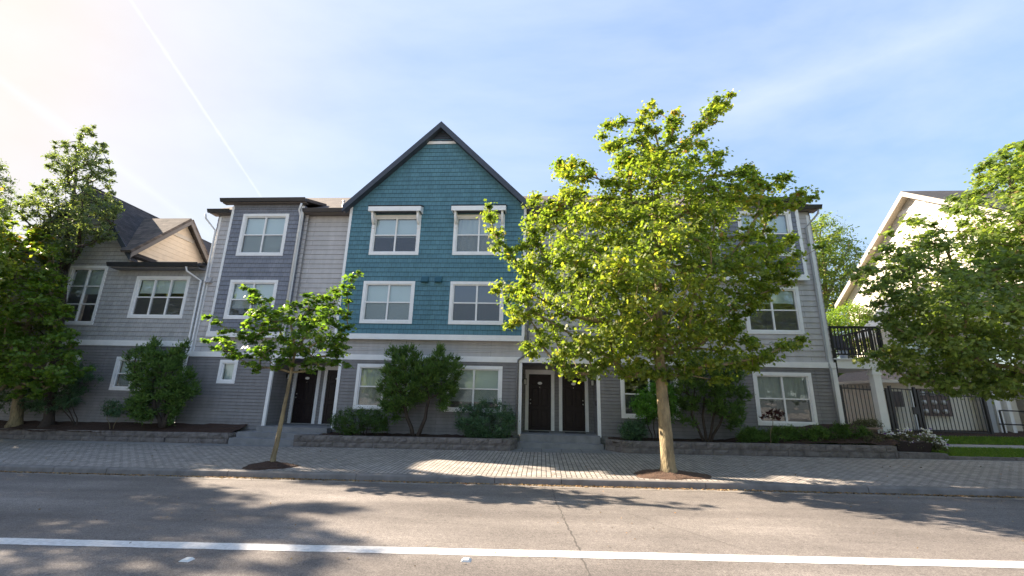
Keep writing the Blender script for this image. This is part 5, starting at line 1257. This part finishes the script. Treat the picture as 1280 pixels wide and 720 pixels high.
obj('box', MB().hexa([(fa.x - .42, 14.6, .50), (fa.x + .48, 14.6, .50), (fa.x + .48, 14.95, .50), (fa.x - .42, 14.95, .50), (fa.x - .50, 14.55, .80), (fa.x + .55, 14.55, .80), (fa.x + .55, 15.0, .80), (fa.x - .50, 15.0, .80)]), mat('dark_planter_wood', (.035, .022, .02), .8, noise=.3), t_, bevel=.008)
rg = random.Random(8)
C_ = [Vector((fa.x + rg.uniform(-.75, .8), 14.75 + rg.uniform(-.3, .25), .88 + rg.uniform(-.03, .20) - (.18 if rg.random() < .2 else 0))) for _ in range(60)]
C_ += [Vector((fa.x + .72 + rg.uniform(-.1, .15), 14.6 + rg.uniform(-.15, .15), .66 + rg.uniform(-.05, .2))) for _ in range(16)]
P, nn, sz2, rnd = clumpleaves(C_, .12, 55, .05, 6, up=.3); leafmesh('leaves', P, nn, sz2, OVAL, M_greyleaf, t_, rnd)
Cf = [c + Vector((rg.uniform(-.1, .1), -.08, .10)) for c in C_ if rg.random() < .8]
P, nn, sz2, rnd = clumpleaves(Cf, .11, 5, .05, 7, up=.6); nn[:, 1] -= 1.0; PENT = [(math.cos(2 * math.pi * k / 10) * (.5 if k % 2 else .38), math.sin(2 * math.pi * k / 10) * (.5 if k % 2 else .38), 0) for k in range(10)]
leafmesh('flowers', P, nn, sz2, PENT, M_petal, t_, np.random.default_rng(2).random(len(P)))
ya_ = at(1075, 553, 14.7)
shrub('perennial_clump', 'sprawling yellowish perennials between low juniper and flower planter', 'plant', [(1072,552),(1080,540),(1092,538),(1105,545),(1122,545),(1128,556),(1110,560),(1080,560)], 14.75, 60, .35, .12, 60, .06, M_greyleaf, M_barkd, 61, (at(1100, 558, 14.75).x, 14.75, .62), 2, LANCE, rmin=.09, stemr=.01)
# block step between wall end and lawn
for i, (x0, x1, z0) in enumerate([(10.42, 11.78, .0)]):
    z = walkz(x0, 14.2); o = obj('stone_edging', MB().box(x0, x1, 14.18, 14.5, z - .1, z + .17), M_block, origin=(x0, 14.2, z), bevel=.012); tag(o, 'rough stone edging under the flower planter', 'edging')

# --- litter in the gutter and on the pavement
def litter(n, seed, yf, label, x0=-14, x1=13, size=.042):
    rg = np.random.default_rng(seed); X = rg.uniform(x0, x1, n); dens = .5 + .5 * np.sin(X * 1.3) * np.sin(X * .37 + 1); keep = rg.random(n) < .25 + .75 * dens; X = X[keep]; n = len(X)
    Y = yf(X, rg); Z = np.array([(roadz(x) if y < CURB else walkz(x, y)) for x, y in zip(X, Y)]) + .012
    nn = rg.normal(size=(n, 3)) * .35; nn[:, 2] += 1
    o = leafmesh('fallen_leaves', np.stack([X, Y, Z], 1), nn, size * rg.uniform(.5, 1.5, n), MAPLE, M_litter, None, rg.random(n), origin=(0, 9.9, 0)); tag(o, label, 'fallen leaves', kind='stuff')
litter(7000, 70, lambda X, rg: CURB - .03 - np.abs(rg.normal(0, .06, len(X))), 'dry tan leaf litter lying in the gutter along the kerb')
litter(420, 71, lambda X, rg: rg.uniform(10.15, 13.9, len(X)), 'scattered dry leaves on the brick sidewalk', size=.035)
litter(500, 72, lambda X, rg: rg.uniform(5.0, 9.7, len(X)), 'scattered dry leaf bits on the road', size=.022)

# --- street trees standing outside the frame to the left: same row, they shade the road
def offtree(src, x, y, sc_, rot, label):
    c = copy_tree(src); c.location = (x, y, walkz(x, y)); c.scale = (sc_, sc_, sc_); c.rotation_euler.z = rot; c['label'] = label; return c
BIGT = [o for o in bpy.data.objects if o.parent is None and o.get('label', '').startswith('tall leafy maple')][0]
offtree(BIGT, -20.0, 11.0, 1.18, 2.2, 'street maple of the same row just beyond the left edge of the photo')
offtree(BIGT, -27.5, 13.6, 1.38, 4.2, 'taller maple farther beyond the left edge of the photo')
for x, y, r, lb_ in ((-19, -21, .5, 'leafy maple across the road, leftmost of those mirrored in the windows'), (-7, -23, 1.7, 'leafy maple across the road opposite the young tree, mirrored in the windows'), (9, -21, 4.0, 'leafy maple across the road opposite the big street tree, mirrored in the windows'), (21, -22, 3.0, 'leafy maple across the road, rightmost of those mirrored in the windows')):
    c = offtree(BIGT, x, y, 1.0, r, lb_); c['group'] = 'trees across the road'; c.location.z = -.2
